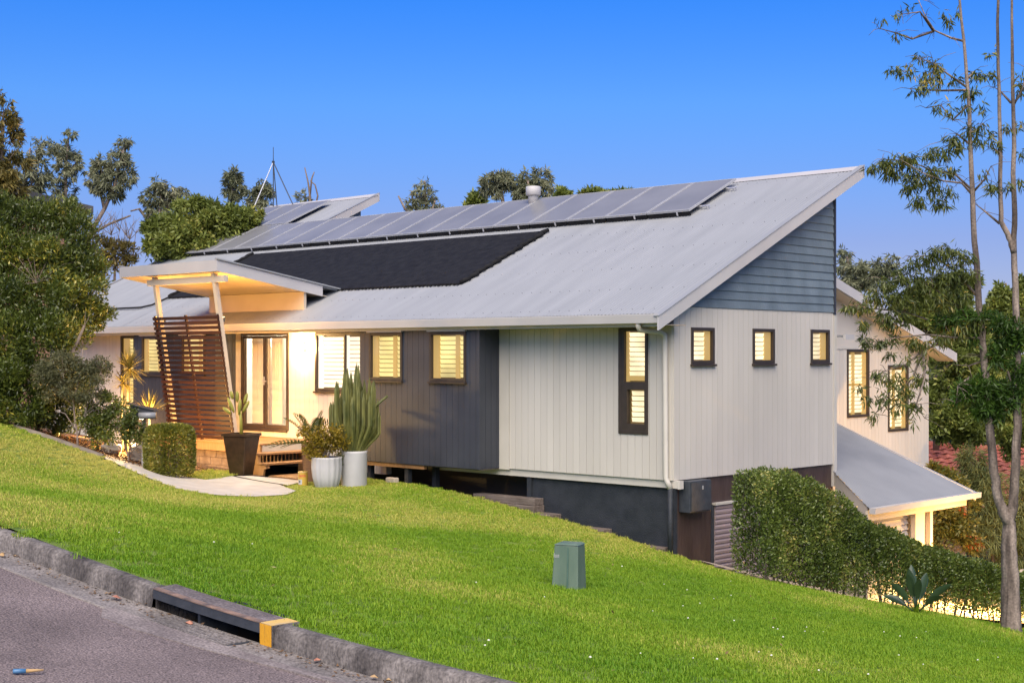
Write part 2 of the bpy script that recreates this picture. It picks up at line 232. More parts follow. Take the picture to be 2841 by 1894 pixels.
BACKTREES=[('gum_tree','tall narrow rusty green tree rising behind the big bush at the left edge',[(-23.49,0.44,8.86,0.22,0.48),(-23.52,0.42,8.14,0.42,0.54),(-23.47,0.46,7.41,0.54,0.6),(-23.56,0.38,6.69,0.54,0.6),(-23.3,0.63,6.57,0.36,0.48)],[[(-23.561,0.376,5.118),(-23.543,0.393,6.809),(-23.49,0.443,8.742)]],9000,0.2),('gum_tree','soft grey green gum crown directly right of the tall narrow tree',[(-34.12,6.9,9.33,0.44,0.47),(-34.23,6.79,8.63,0.55,0.55),(-33.89,7.11,8.86,0.28,0.47),(-34.35,6.68,8.08,0.63,0.47),(-33.78,7.22,8.23,0.24,0.24)],[[(-34.403,6.628,6.035),(-34.289,6.736,8.076),(-34.118,6.898,9.489)],[(-34.346,6.682,7.291),(-33.947,7.06,8.704)]],5500,0.22),('gum_tree','airy grey gum with a small tuft on top,second from the left above the bush',[(-35.85,9.39,10.45,0.27,0.2),(-36.07,9.18,9.92,0.47,0.25),(-35.83,9.41,9.5,0.43,0.42),(-36.13,9.13,9.59,0.25,0.3),(-35.77,9.47,9.0,0.37,0.33),(-36.07,9.18,8.92,0.3,0.3),(-36.19,9.07,8.42,0.23,0.27),(-35.89,9.36,8.26,0.37,0.37),(-35.65,9.58,9.34,0.2,0.23)],[[(-35.887,9.355,6.264),(-35.948,9.298,7.925),(-35.924,9.321,9.253),(-35.851,9.39,10.416)],[(-35.948,9.298,7.759),(-36.249,9.012,8.423)],[(-35.924,9.321,8.921),(-35.647,9.584,9.336)]],5200,0.2),('gum_tree','leaning grey gum with hanging leaves beyond the big left bush',[(-29.87,8.18,9.43,0.27,0.15),(-29.96,8.09,9.13,0.14,0.18),(-29.9,8.14,8.6,0.33,0.36),(-30.18,7.88,8.83,0.3,0.3),(-30.45,7.62,8.52,0.36,0.3),(-30.67,7.42,8.22,0.3,0.27),(-30.23,7.83,8.15,0.39,0.39),(-29.83,8.22,8.22,0.21,0.3),(-30.4,7.68,7.84,0.3,0.24),(-30.18,7.88,7.62,0.27,0.18),(-29.9,8.14,7.92,0.18,0.21),(-30.56,7.52,7.92,0.21,0.21)],[[(-30.888,7.208,4.976),(-30.779,7.312,6.184),(-30.396,7.676,7.09),(-30.155,7.905,7.845),(-30.012,8.04,8.6),(-29.87,8.175,9.355)],[(-30.396,7.676,7.09),(-30.56,7.52,7.996)],[(-30.779,7.312,6.184),(-30.286,7.78,6.561),(-29.739,8.3,6.863)]],7500,0.2),('gum_tree','thin gum with long low branches between the leaning gum and the round green tree',[(-28.97,9.03,7.92,0.33,0.21),(-29.25,8.77,7.54,0.33,0.27),(-28.92,9.08,7.47,0.38,0.3),(-28.64,9.34,7.77,0.27,0.24),(-29.14,8.87,6.94,0.3,0.33),(-28.75,9.24,7.17,0.33,0.3),(-29.25,8.77,6.49,0.21,0.3),(-28.37,9.6,7.62,0.18,0.18)],[[(-29.082,8.924,4.674),(-29.027,8.976,6.184),(-28.972,9.028,7.543),(-28.808,9.184,7.92)],[(-29.027,8.976,6.184),(-29.52,8.508,7.09),(-29.739,8.3,7.014)],[(-29.027,8.976,6.486),(-28.699,9.288,7.543)]],5000,0.2),('leafy_tree','broad rounded olive green tree behind the roof left of the antenna',[(-19.71,4.04,5.84,0.72,0.54),(-20.1,3.66,5.36,0.72,0.6),(-19.18,4.54,5.84,0.66,0.48),(-18.74,4.95,5.84,0.54,0.36),(-19.53,4.2,5.24,1.09,0.6),(-20.32,3.45,5.0,0.48,0.48),(-18.83,4.87,5.36,0.72,0.36),(-18.44,5.24,5.84,0.24,0.24)],[[(-19.62,4.12,3.668),(-19.576,4.161,4.635),(-19.532,4.203,5.601)],[(-19.576,4.161,4.635),(-20.058,3.704,5.359)],[(-19.576,4.161,4.635),(-18.919,4.785,5.722)]],36000,0.15),('gum_tree','small pale egg shaped gum crown rising above the olive green tree',[(-35.46,16.66,9.45,0.31,0.36),(-35.55,16.57,9.0,0.29,0.4),(-35.33,16.79,9.09,0.29,0.43),(-35.46,16.66,8.64,0.22,0.22)],[[(-35.483,16.636,6.646),(-35.483,16.636,8.639),(-35.444,16.673,9.545)]],3200,0.22),('gum_tree','brown green tree crown standing behind the antenna mast',[(-32.94,16.3,8.86,0.28,0.25),(-33.13,16.12,8.42,0.32,0.32),(-32.82,16.41,8.42,0.32,0.39),(-32.97,16.26,7.98,0.49,0.28),(-33.29,15.96,8.16,0.21,0.21)],[[(-32.948,16.285,6.493),(-32.948,16.285,8.244),(-32.923,16.31,8.945)]],3600,0.22),('bare_tree','bare forked dead branches poking above the raised roof ridge',[(-29.39,15.53,8.01,0.2,0.2)],[[(-29.144,15.761,6.928),(-29.18,15.727,8.091),(-29.229,15.681,8.589),(-29.325,15.59,9.17)],[(-29.18,15.727,8.091),(-29.132,15.773,8.755),(-29.06,15.841,9.004)],[(-29.108,15.796,7.26),(-28.964,15.933,8.091),(-29.036,15.864,8.506),(-29.18,15.727,8.672)]],300,0.2),('gum_tree','half bare twiggy tree left of the vent behind the roof ridge',[(-26.01,18.74,8.51,0.27,0.23),(-26.1,18.66,8.09,0.37,0.27),(-26.37,18.39,7.84,0.3,0.23),(-25.83,18.91,8.09,0.2,0.23),(-25.89,18.85,7.63,0.3,0.27),(-26.19,18.56,7.68,0.3,0.2),(-25.59,19.14,7.68,0.17,0.17)],[[(-25.953,18.793,6.264),(-25.977,18.77,7.925),(-26.014,18.735,8.672)],[(-25.977,18.77,6.928),(-26.315,18.449,7.759),(-26.375,18.392,8.257)],[(-25.977,18.77,6.928),(-26.555,18.221,7.592),(-26.736,18.049,8.091)],[(-25.953,18.793,6.928),(-25.712,19.021,7.925)],[(-25.893,18.85,6.596),(-25.568,19.159,7.675)]],2200,0.2),('leafy_tree','low green rounded tree top just left of the forked gum behind the ridge',[(-24.6,20.07,7.89,0.33,0.33),(-24.75,19.94,7.63,0.25,0.2),(-24.41,20.26,7.63,0.2,0.2)],[[(-24.605,20.074,6.264),(-24.605,20.074,7.759)]],3000,0.22),('gum_tree','umbrella shaped forked gum behind the ridge left of the vent',[(-20.49,17.09,8.18,0.33,0.24),(-20.71,16.88,8.0,0.33,0.27),(-20.32,17.24,8.07,0.21,0.21),(-20.85,16.74,7.77,0.15,0.18),(-20.54,17.04,7.77,0.24,0.21)],[[(-20.27,17.295,5.882),(-20.347,17.223,7.09),(-20.489,17.087,7.845)],[(-20.347,17.223,7.09),(-20.434,17.139,7.996)]],4200,0.2),('gum_tree','many headed gum crown standing behind the roof vent',[(-20.05,17.5,7.84,0.27,0.3),(-19.78,17.76,8.15,0.21,0.24),(-19.89,17.66,7.62,0.33,0.33),(-19.39,18.13,8.15,0.24,0.27),(-19.45,18.08,7.69,0.36,0.39),(-19.25,18.26,7.84,0.15,0.3),(-19.72,17.82,7.39,0.27,0.21)],[[(-19.668,17.867,5.882),(-19.69,17.847,7.241),(-19.755,17.784,8.071)],[(-19.69,17.847,7.09),(-19.449,18.075,7.996)],[(-19.69,17.847,6.939),(-20.018,17.535,7.845)]],6000,0.2),('leafy_tree','small round grey tree top right of the vent behind the ridge',[(-25.51,26.11,8.69,0.29,0.22),(-25.61,26.02,8.49,0.25,0.18)],[[(-25.513,26.107,6.646),(-25.513,26.107,8.458)]],1600,0.22),('leafy_tree','small round olive tree top farthest right along the roof ridge',[(-24.59,26.98,8.78,0.4,0.22),(-24.82,26.77,8.64,0.22,0.14),(-24.09,27.46,8.73,0.36,0.11),(-23.7,27.83,8.77,0.36,0.09)],[[(-24.594,26.981,6.646),(-24.594,26.981,8.639)]],2600,0.22),('gum_tree','dark gum crown behind the right end of the gable',[(-14.33,29.83,5.6,0.43,0.47),(-14.03,30.12,5.18,0.47,0.43),(-13.55,30.58,5.35,0.37,0.33),(-13.31,30.8,5.1,0.4,0.33),(-14.39,29.77,4.77,0.5,0.5),(-13.67,30.46,4.77,0.66,0.5),(-13.07,31.03,5.6,0.27,0.23)],[[(-14.153,30.003,2.942),(-14.153,30.003,4.769),(-14.333,29.832,5.765)],[(-14.153,30.003,4.271),(-13.491,30.632,5.35)]],9000,0.22),('leafy_tree','wide dark green tree filling the background left of the gum trunks',[(-8.24,23.21,3.63,0.56,0.42),(-7.69,23.73,3.91,0.63,0.42),(-7.08,24.31,4.19,0.63,0.49),(-7.89,23.54,3.08,0.83,0.63),(-7.08,24.31,3.35,0.76,0.69),(-7.48,23.92,2.38,0.97,0.76),(-6.78,24.59,2.38,0.83,0.83)],[[(-7.585,23.828,0.02),(-7.585,23.828,2.798),(-7.686,23.733,4.465)],[(-7.585,23.828,2.798),(-7.082,24.307,4.465)]],30000,0.17),('leafy_tree','dense shadowy tree behind the gum trunks above the red tiled roof',[(-5.41,20.38,1.59,0.76,0.89),(-4.86,20.9,1.47,0.89,1.01),(-5.59,20.21,0.32,0.63,0.76),(-5.04,20.73,0.2,0.76,0.76),(-4.3,21.43,1.21,0.76,1.14),(-3.94,21.78,0.2,0.76,1.01),(-4.4,21.34,-0.06,0.76,0.63),(-5.32,20.47,2.23,0.63,0.63)],[[(-4.948,20.817,-1.832),(-4.948,20.817,0.958)],[(-4.948,20.817,0.197),(-4.304,21.428,1.466)]],40000,0.16),('leafy_tree','olive tree showing between the two upper gum trunks at the right edge',[(-5.19,23.35,3.7,0.4,0.4),(-4.9,23.62,3.56,0.53,0.53),(-4.66,23.85,3.96,0.4,0.53),(-5.19,23.35,2.9,0.66,0.6),(-4.61,23.9,2.9,0.66,0.73),(-5.48,23.07,3.16,0.4,0.4)],[[(-4.997,23.529,0.906),(-4.997,23.529,3.032),(-5.093,23.437,4.228)]],16000,0.16)]
BAREBUSH=[[(-28.871,6.366,4.569),(-28.797,6.436,5.439),(-28.734,6.496,6.309)],[(-28.608,6.615,4.569),(-28.577,6.645,5.584),(-28.629,6.595,6.236)],[(-28.377,6.835,4.569),(-28.345,6.865,5.512),(-28.24,6.965,6.164)],[(-28.135,7.065,4.569),(-28.146,7.055,5.439),(-28.083,7.114,6.019)],[(-27.978,7.214,4.569),(-27.925,7.264,5.294),(-27.852,7.334,6.091)],[(-28.797,6.436,5.439),(-28.902,6.336,5.946)],[(-28.345,6.865,5.512),(-28.451,6.765,6.019)],[(-28.146,7.055,5.439),(-27.999,7.194,5.874)]]
BAREBUSHCL=[(-28.71,6.52,5.73,0.38,0.32),(-28.35,6.86,5.58,0.38,0.32),(-28.03,7.16,5.51,0.38,0.32),(-28.56,6.67,5.29,0.38,0.32),(-28.14,7.06,5.15,0.38,0.32),(-28.82,6.42,5.15,0.38,0.32)]
GUM={'trunk': [([(5.105,1.402,-2.101),(5.098,1.395,-1.917),(5.086,1.384,-1.392),(5.075,1.373,-0.867),(5.075,1.373,-0.395)],0.165,0.15),([(5.067,1.366,-0.5),(5.014,1.315,-0.237),(4.949,1.254,0.004),(4.908,1.214,0.45),(4.866,1.174,1.128),(4.797,1.109,2.178),(4.778,1.091,2.493),(4.71,1.026,3.7),(4.668,0.986,5.107),(4.634,0.954,6.047),(4.55,0.874,7.218),(4.504,0.831,8.005)],0.115,0.03),([(5.083,1.38,-0.5),(5.113,1.409,-0.132),(5.14,1.434,0.393),(5.166,1.46,1.023),(5.159,1.453,1.968),(5.144,1.438,2.493),(5.128,1.424,3.595),(5.128,1.424,4.278),(5.113,1.409,5.905),(5.102,1.398,7.218),(5.094,1.391,8.005)],0.12,0.035),([(5.128,1.424,3.543),(5.075,1.373,3.753),(4.987,1.29,3.989),(4.984,1.286,4.593),(4.968,1.272,5.905),(4.953,1.257,7.218),(4.946,1.25,7.848)],0.06,0.03)],'branch': [[(4.684,1.002,4.382),(4.565,0.889,4.546),(4.361,0.695,4.57),(4.123,0.469,4.687),(3.885,0.243,4.874)],[(4.684,1.002,4.452),(4.497,0.824,4.687),(4.259,0.598,4.734),(4.021,0.372,4.874),(3.733,0.098,4.898)],[(4.667,0.985,5.109),(4.531,0.856,5.273),(4.463,0.792,5.109),(4.395,0.727,5.179)],[(4.636,0.956,5.94),(4.463,0.792,6.093),(4.259,0.598,6.28),(4.123,0.469,6.351)],[(4.636,0.956,5.905),(4.361,0.695,5.905),(4.191,0.533,5.929),(4.055,0.404,5.952)],[(4.647,0.966,5.694),(4.497,0.824,5.483),(4.395,0.727,5.718),(4.259,0.598,5.694)],[(4.608,0.929,6.613),(4.463,0.792,6.655),(4.276,0.614,6.761),(4.174,0.517,6.96),(4.089,0.437,7.218)],[(4.276,0.614,6.761),(4.055,0.404,6.655),(3.885,0.243,6.749),(3.716,0.082,6.819)],[(4.276,0.614,6.761),(4.123,0.469,7.03),(3.919,0.275,6.983)],[(4.973,1.276,3.96),(4.837,1.147,4.148),(4.735,1.05,4.288)],[(5.092,1.389,5.718),(5.024,1.324,5.905),(4.99,1.292,5.999)],[(4.65,0.969,6.093),(4.718,1.034,6.187),(4.803,1.115,6.093)],[(4.667,0.985,5.273),(4.752,1.066,5.343),(4.82,1.131,5.437)],[(4.99,1.292,4.968),(4.922,1.228,5.062),(4.888,1.195,5.249)],[(5.126,1.421,5.694),(5.194,1.486,5.905),(5.231,1.521,6.187)],[(4.701,1.018,4.429),(4.786,1.098,4.593),(4.811,1.123,4.757)],[(4.752,1.066,2.274),(4.604,0.925,2.346),(4.342,0.676,2.515),(3.992,0.344,2.683),(3.643,0.012,2.732),(3.398,-0.22,2.756)],[(4.761,1.075,2.442),(4.516,0.842,2.804),(4.272,0.61,3.045),(4.027,0.377,3.238),(3.782,0.145,3.166)],[(4.726,1.041,2.924),(4.516,0.842,3.286),(4.307,0.643,3.503),(4.079,0.427,3.503)],[(4.77,1.083,2.298),(4.516,0.842,2.298),(4.167,0.51,2.346),(3.852,0.211,2.298),(3.538,-0.087,2.225)],[(4.761,1.075,2.298),(4.446,0.776,2.298),(4.167,0.51,2.105),(3.992,0.344,1.912),(3.782,0.145,1.816),(3.643,0.012,1.719)],[(4.167,0.51,2.105),(4.062,0.411,1.719),(3.922,0.278,1.478),(3.678,0.045,1.189)],[(4.167,0.51,2.105),(4.167,0.51,1.719),(4.062,0.411,1.334),(4.132,0.477,1.141)],[(5.041,1.34,1.816),(4.883,1.191,1.984),(4.691,1.008,1.888),(4.516,0.842,1.912)],[(5.058,1.357,1.816),(5.111,1.407,1.599)],[(4.656,0.975,1.719),(4.516,0.842,1.599),(4.481,0.809,1.358)]],'leaf': [(3.65,0.02,4.78,0.14,0.07,18),(3.82,0.18,4.85,0.14,0.12,50),(3.99,0.34,4.9,0.14,0.12,50),(3.85,0.21,4.71,0.16,0.09,30),(4.07,0.42,4.66,0.16,0.14,45),(4.26,0.6,4.69,0.16,0.14,45),(4.02,0.37,4.48,0.12,0.09,22),(4.12,0.47,4.29,0.13,0.12,34),(4.34,0.68,4.26,0.12,0.09,24),(4.26,0.6,4.48,0.14,0.12,30),(4.43,0.76,4.41,0.12,0.12,18),(4.46,0.79,4.73,0.12,0.09,22),(4.23,0.57,4.99,0.14,0.12,30),(4.4,0.73,5.01,0.14,0.12,34),(4.53,0.86,5.11,0.12,0.14,30),(4.48,0.81,5.2,0.12,0.07,14),(4.29,0.63,6.28,0.12,0.14,30),(4.19,0.53,6.09,0.09,0.12,24),(4.33,0.66,6.09,0.12,0.14,20),(4.12,0.47,5.91,0.12,0.07,14),(4.02,0.37,6.21,0.09,0.12,14),(3.9,0.26,6.23,0.09,0.09,14),(3.81,0.17,6.21,0.05,0.07,8),(4.12,0.47,6.37,0.07,0.07,6),(4.5,0.82,6.07,0.12,0.09,14),(4.62,0.94,5.88,0.09,0.09,14),(4.7,1.02,5.91,0.09,0.09,12),(4.34,0.68,5.65,0.12,0.09,9),(4.46,0.79,5.6,0.09,0.09,8),(4.28,0.61,5.67,0.07,0.05,4),(4.62,0.94,5.67,0.07,0.09,8),(4.43,0.76,6.91,0.09,0.09,12),(4.53,0.86,7.03,0.05,0.05,3),(3.9,0.26,7.01,0.09,0.09,8),(3.73,0.1,6.94,0.09,0.09,5),(3.89,0.24,6.7,0.09,0.09,6),(4.02,0.37,7.1,0.09,0.09,4),(4.36,0.69,7.01,0.05,0.07,4),(4.72,1.03,6.14,0.09,0.07,14),(4.82,1.13,6.12,0.07,0.07,8),(4.9,1.21,6.14,0.05,0.09,8),(4.75,1.07,5.37,0.12,0.09,18),(4.75,1.07,5.18,0.09,0.09,14),(4.63,0.95,5.3,0.07,0.09,14),(4.89,1.2,5.23,0.07,0.12,10),(4.96,1.26,5.09,0.07,0.07,10),(4.8,1.11,4.69,0.07,0.12,6),(4.9,1.21,4.5,0.09,0.09,20),(5.06,1.36,4.52,0.09,0.07,14),(5.19,1.49,5.41,0.07,0.09,10),(5.19,1.49,6.0,0.05,0.19,14),(5.04,1.34,5.37,0.06,0.09,8),(5.19,1.49,4.99,0.06,0.09,8),(5.19,1.49,4.57,0.05,0.09,10),(4.87,1.18,6.44,0.09,0.07,4),(4.79,1.1,5.67,0.07,0.12,6),(4.2,0.54,3.45,0.17,0.17,46),(4.38,0.71,3.55,0.19,0.14,60),(4.57,0.89,3.5,0.17,0.14,50),(4.06,0.41,3.38,0.12,0.12,24),(3.92,0.28,3.19,0.14,0.12,34),(3.78,0.14,3.09,0.14,0.12,34),(4.1,0.44,3.09,0.19,0.17,70),(4.31,0.64,3.17,0.19,0.19,80),(4.48,0.81,3.21,0.19,0.19,80),(3.68,0.05,2.9,0.14,0.12,44),(3.89,0.24,2.88,0.19,0.14,60),(4.1,0.44,2.83,0.19,0.14,70),(4.31,0.64,2.85,0.19,0.17,70),(4.52,0.84,2.88,0.19,0.17,70),(3.52,-0.1,2.76,0.14,0.1,30),(3.38,-0.24,2.74,0.08,0.05,14),(3.78,0.14,2.64,0.14,0.12,40),(3.54,-0.09,2.51,0.08,0.1,20),(3.82,0.18,2.49,0.14,0.1,30),(3.99,0.34,2.59,0.14,0.1,34),(3.56,-0.07,2.25,0.12,0.08,26),(3.71,0.08,2.26,0.12,0.08,22),(3.85,0.21,2.3,0.1,0.1,16),(4.08,0.43,2.23,0.14,0.1,30),(4.2,0.54,2.18,0.1,0.1,16),(4.52,0.84,2.44,0.22,0.14,70),(4.69,1.01,2.49,0.19,0.14,60),(4.38,0.71,2.3,0.19,0.12,40),(4.17,0.51,2.01,0.12,0.1,16),(3.82,0.18,2.06,0.07,0.07,6),(3.96,0.31,1.98,0.1,0.1,8),(3.69,0.06,1.77,0.11,0.1,22),(3.85,0.21,1.65,0.12,0.14,30),(4.01,0.36,1.55,0.12,0.14,30),(4.13,0.48,1.72,0.12,0.14,24),(3.75,0.11,1.41,0.12,0.14,24),(3.64,0.01,1.16,0.08,0.08,12),(3.92,0.28,1.36,0.14,0.14,26),(4.08,0.43,1.29,0.12,0.12,16),(3.49,-0.14,1.57,0.1,0.05,8),(3.56,-0.07,1.43,0.06,0.12,8),(4.06,0.41,1.09,0.07,0.1,6),(4.62,0.94,3.24,0.14,0.14,40)],'green': [(4.48,0.81,2.56,0.22,0.12,70),(4.78,1.09,2.61,0.14,0.1,30),(5.01,1.31,2.51,0.22,0.12,90),(5.16,1.46,2.3,0.14,0.19,120),(5.01,1.31,2.2,0.19,0.14,90),(4.92,1.22,2.01,0.17,0.12,60),(4.62,0.94,1.48,0.19,0.14,110),(4.8,1.11,1.57,0.19,0.17,120),(4.95,1.26,1.43,0.19,0.19,140),(5.11,1.41,1.53,0.17,0.19,140),(4.8,1.11,1.26,0.17,0.14,100),(5.18,1.47,1.82,0.12,0.19,90),(4.92,1.22,1.19,0.14,0.12,60),(4.69,1.01,2.3,0.14,0.1,24)]}
HEDGE=[(1.59,-0.42,0.25,-1.34),(1.68,-0.06,0.3,-1.42),(1.76,0.43,0.27,-1.54),(1.89,0.97,0.15,-1.67),(2.04,1.52,-0.14,-1.81),(2.14,2.17,-0.48,-1.97),(2.3,2.87,-0.76,-2.13),(2.47,3.59,-1.03,-2.3),(2.66,4.32,-1.26,-2.45),(2.86,5.06,-1.47,-2.61),(3.12,5.86,-1.7,-2.76),(3.46,6.74,-1.96,-2.92)]
BIGBUSH=[(-12.55,-5.03,4.76,0.52,0.43),(-12.12,-4.62,4.76,0.6,0.43),(-11.74,-4.26,4.76,0.43,0.43),(-11.31,-4.13,4.39,0.34,0.43),(-12.02,-5.21,4.03,0.68,0.59),(-11.35,-4.85,4.02,0.67,0.59),(-11.1,-4.34,3.86,0.51,0.51),(-11.07,-4.03,3.71,0.38,0.43),(-11.55,-5.46,3.17,0.66,0.66),(-11.07,-5.0,3.17,0.66,0.66),(-10.86,-4.39,3.18,0.46,0.5),(-10.86,-4.11,2.85,0.34,0.34),(-11.14,-5.76,2.33,0.65,0.65),(-10.67,-5.31,2.33,0.65,0.65),(-10.77,-4.71,2.5,0.5,0.5),(-11.01,-5.91,1.6,0.65,0.65),(-10.72,-5.63,1.36,0.49,0.57),(-11.97,-5.86,3.0,0.5,0.75),(-12.45,-5.62,4.2,0.51,0.76),(-11.56,-6.15,1.68,0.49,0.73),(-10.95,-5.99,0.96,0.4,0.32),(-10.63,-5.68,0.92,0.32,0.28),(-10.67,-5.04,1.76,0.41,0.33),(-10.83,-5.04,1.18,0.37,0.37),(-10.83,-4.63,1.09,0.33,0.33),(-10.7,-5.34,0.86,0.33,0.24),(-10.92,-4.72,1.5,0.42,0.42),(-11.07,-4.31,1.5,0.3,0.34),(-10.74,-4.82,0.72,0.33,0.21)]
SHRUBA=[(-9.83,-5.33,1.77,0.48,0.32),(-9.45,-4.98,1.69,0.36,0.28),(-10.0,-5.5,1.45,0.32,0.28),(-9.59,-5.11,1.37,0.4,0.24),(-9.36,-4.89,1.85,0.24,0.2),(-10.11,-5.61,1.69,0.24,0.24)]
SHRUBASTEM=[[(-9.663,-5.18,0.571),(-9.698,-5.213,0.89),(-9.721,-5.235,1.209),(-9.652,-5.169,1.528),(-9.605,-5.125,1.926),(-9.594,-5.114,2.166)],[(-9.652,-5.169,0.571),(-9.565,-5.087,0.97),(-9.507,-5.032,1.209),(-9.42,-4.949,1.448)],[(-9.721,-5.235,1.209),(-9.825,-5.334,1.448),(-9.883,-5.389,1.687)],[(-9.675,-5.191,0.651),(-9.825,-5.334,0.97),(-9.97,-5.471,1.049)],[(-9.64,-5.158,0.571),(-9.594,-5.114,0.89),(-9.449,-4.977,1.049)],[(-9.721,-5.235,1.129),(-9.941,-5.444,1.368),(-10.114,-5.608,1.528)],[(-9.565,-5.087,0.97),(-9.363,-4.895,1.209),(-9.334,-4.867,1.528)]]
SHRUBB=[(-9.48,-4.73,1.12,0.36,0.28),(-9.25,-4.51,0.96,0.32,0.32),(-9.63,-4.87,0.88,0.28,0.28),(-9.4,-4.65,0.68,0.36,0.28),(-9.13,-4.4,0.68,0.2,0.28),(-9.02,-4.29,0.56,0.2,0.2),(-9.57,-4.82,0.56,0.24,0.2)]
SHRUBBSTEM=[[(-9.163,-4.429,0.158),(-9.222,-4.485,0.48),(-9.309,-4.568,0.72)],[(-9.163,-4.429,0.158),(-9.134,-4.402,0.48),(-9.076,-4.346,0.68)],[(-9.571,-4.817,0.319),(-9.542,-4.789,0.56),(-9.484,-4.734,0.881)],[(-9.553,-4.8,0.319),(-9.629,-4.872,0.64)],[(-9.163,-4.429,0.198),(-9.018,-4.291,0.399)]]
REDSHRUB=[(-1.4,11.77,-0.7,0.3,0.25),(-1.19,11.98,-0.95,0.4,0.35),(-0.97,12.18,-1.3,0.35,0.4),(-1.26,11.91,-1.6,0.45,0.45),(-0.97,12.18,-1.89,0.4,0.4),(-1.33,11.84,-2.19,0.4,0.3),(-0.83,12.32,-2.19,0.3,0.3),(-1.44,11.74,-1.1,0.2,0.3)]
WEEP=[(-1.28,13.26,-0.47,0.31,0.41),(-1.06,13.48,-0.88,0.41,0.51),(-1.21,13.33,-1.5,0.41,0.51),(-0.91,13.62,-1.71,0.41,0.62),(-1.1,13.44,-2.32,0.46,0.41),(-0.46,14.04,-1.09,0.31,0.62),(-0.43,14.08,-1.91,0.31,0.62),(-1.36,13.19,-0.99,0.26,0.31),(-0.54,13.97,-2.53,0.41,0.41)]
# ---------------------------------------------------------------- terrain height (surveyed spot levels, thin-plate spline)
TC = np.array(TERRAIN)
def _U(r2): return np.where(r2 > 1e-12, r2*np.log(r2+1e-12)*.5, 0)
def _fit():
    n = len(TC); A = _U(((TC[:,None,:2]-TC[None,:,:2])**2).sum(-1))+.02*np.eye(n); P = np.c_[np.ones(n), TC[:,:2]]
    return np.linalg.solve(np.block([[A,P],[P.T,np.zeros((3,3))]]), np.r_[TC[:,2],0,0,0])
_w = _fit()
def gzv(xy):
    xy = np.atleast_2d(np.asarray(xy, float)); r2 = ((xy[:,None,:]-TC[None,:,:2])**2).sum(-1)
    return np.clip(_U(r2)@_w[:len(TC)]+_w[-3]+xy@_w[-2:], -5.5, 2.0)
def gz(x, y): return float(gzv([(x, y)])[0])
KX = np.array([k[0] for k in KERB]); KY = np.array([k[1] for k in KERB]); KZ = np.array([k[2] for k in KERB])
def kerb_at(x):
    """kerb back-of-top position and level at house-line coordinate x (smoothed)"""
    xs = np.linspace(x-1.2, x+1.2, 9)
    xs2 = np.clip(xs, -60, 30)
    y = np.interp(xs2, np.r_[-60, KX, 30], np.r_[KY[0], KY, KY[-1]+5.5]); z = np.interp(xs2, np.r_[-60, KX, 30], np.r_[KZ[0]+2.0, KZ, KZ[-1]-.9])
    return float(y.mean()), float(z.mean())

# ================================================================= THE HOUSE
house = empty('house', (0, 0, 0))
tag(house, 'long single storey house with light grey metal roof and lit windows', 'house')
SL, E0, ZE = .469, -.63, 2.707
def rz(y): return ZE+SL*(y-E0)
def TY(y0): return lambda u, w, z: (u, y0-w, z)
def TX(x0): return lambda u, w, z: (x0+w, u, z)
def cuts(u0, u1, z0, z1, holes):
    br = sorted({u0, u1, *[h for H in holes for h in H[:2] if u0 < h < u1]}); out = []
    for a, b in zip(br, br[1:]):
        segs = [(z0, z1)]
        for h0, h1, b0, b1 in holes:
            if h0 < b-1e-4 and h1 > a+1e-4:
                segs = [s for p, q in segs for s in ((p, min(q, b0)), (max(p, b1), q)) if s[1]-s[0] > .01]
        out += [(a, b, p, q) for p, q in segs]
    return out
def wall(tf, u0, u1, z0, z1, holes, back, boardmat=None, pitch=.152, thick=.12, label=None, start=None):
    mb = MB(tf)
    for a, b, p, q in cuts(u0, u1, z0, z1, holes): mb.box(a, b, -thick, 0, p, q)
    w = mb.build('wall', back, house)
    if label: w['label'] = label
    if boardmat:
        u = u0 if start is None else start
        while u < u1-.03:
            e = min(u+pitch, u1); groups = []
            for a, b, p, q in cuts(u+.0032, e-.0032, z0, z1, holes):      # pieces above and below an opening are boards of their own
                hit = [g for g in groups if any(abs(g2[1]-a) < 1e-6 and g2[2] < q and g2[3] > p for g2 in g)]
                new = [(a, b, p, q)]
                for g in hit: groups.remove(g); new = g+new
                groups.append(new)
            for g in groups:
                m2 = MB(tf)
                for a, b, p, q in g: m2.box(a, b, .0015, .012, p, q)
                m2.build('board', boardmat, w)
            u = e
    return w
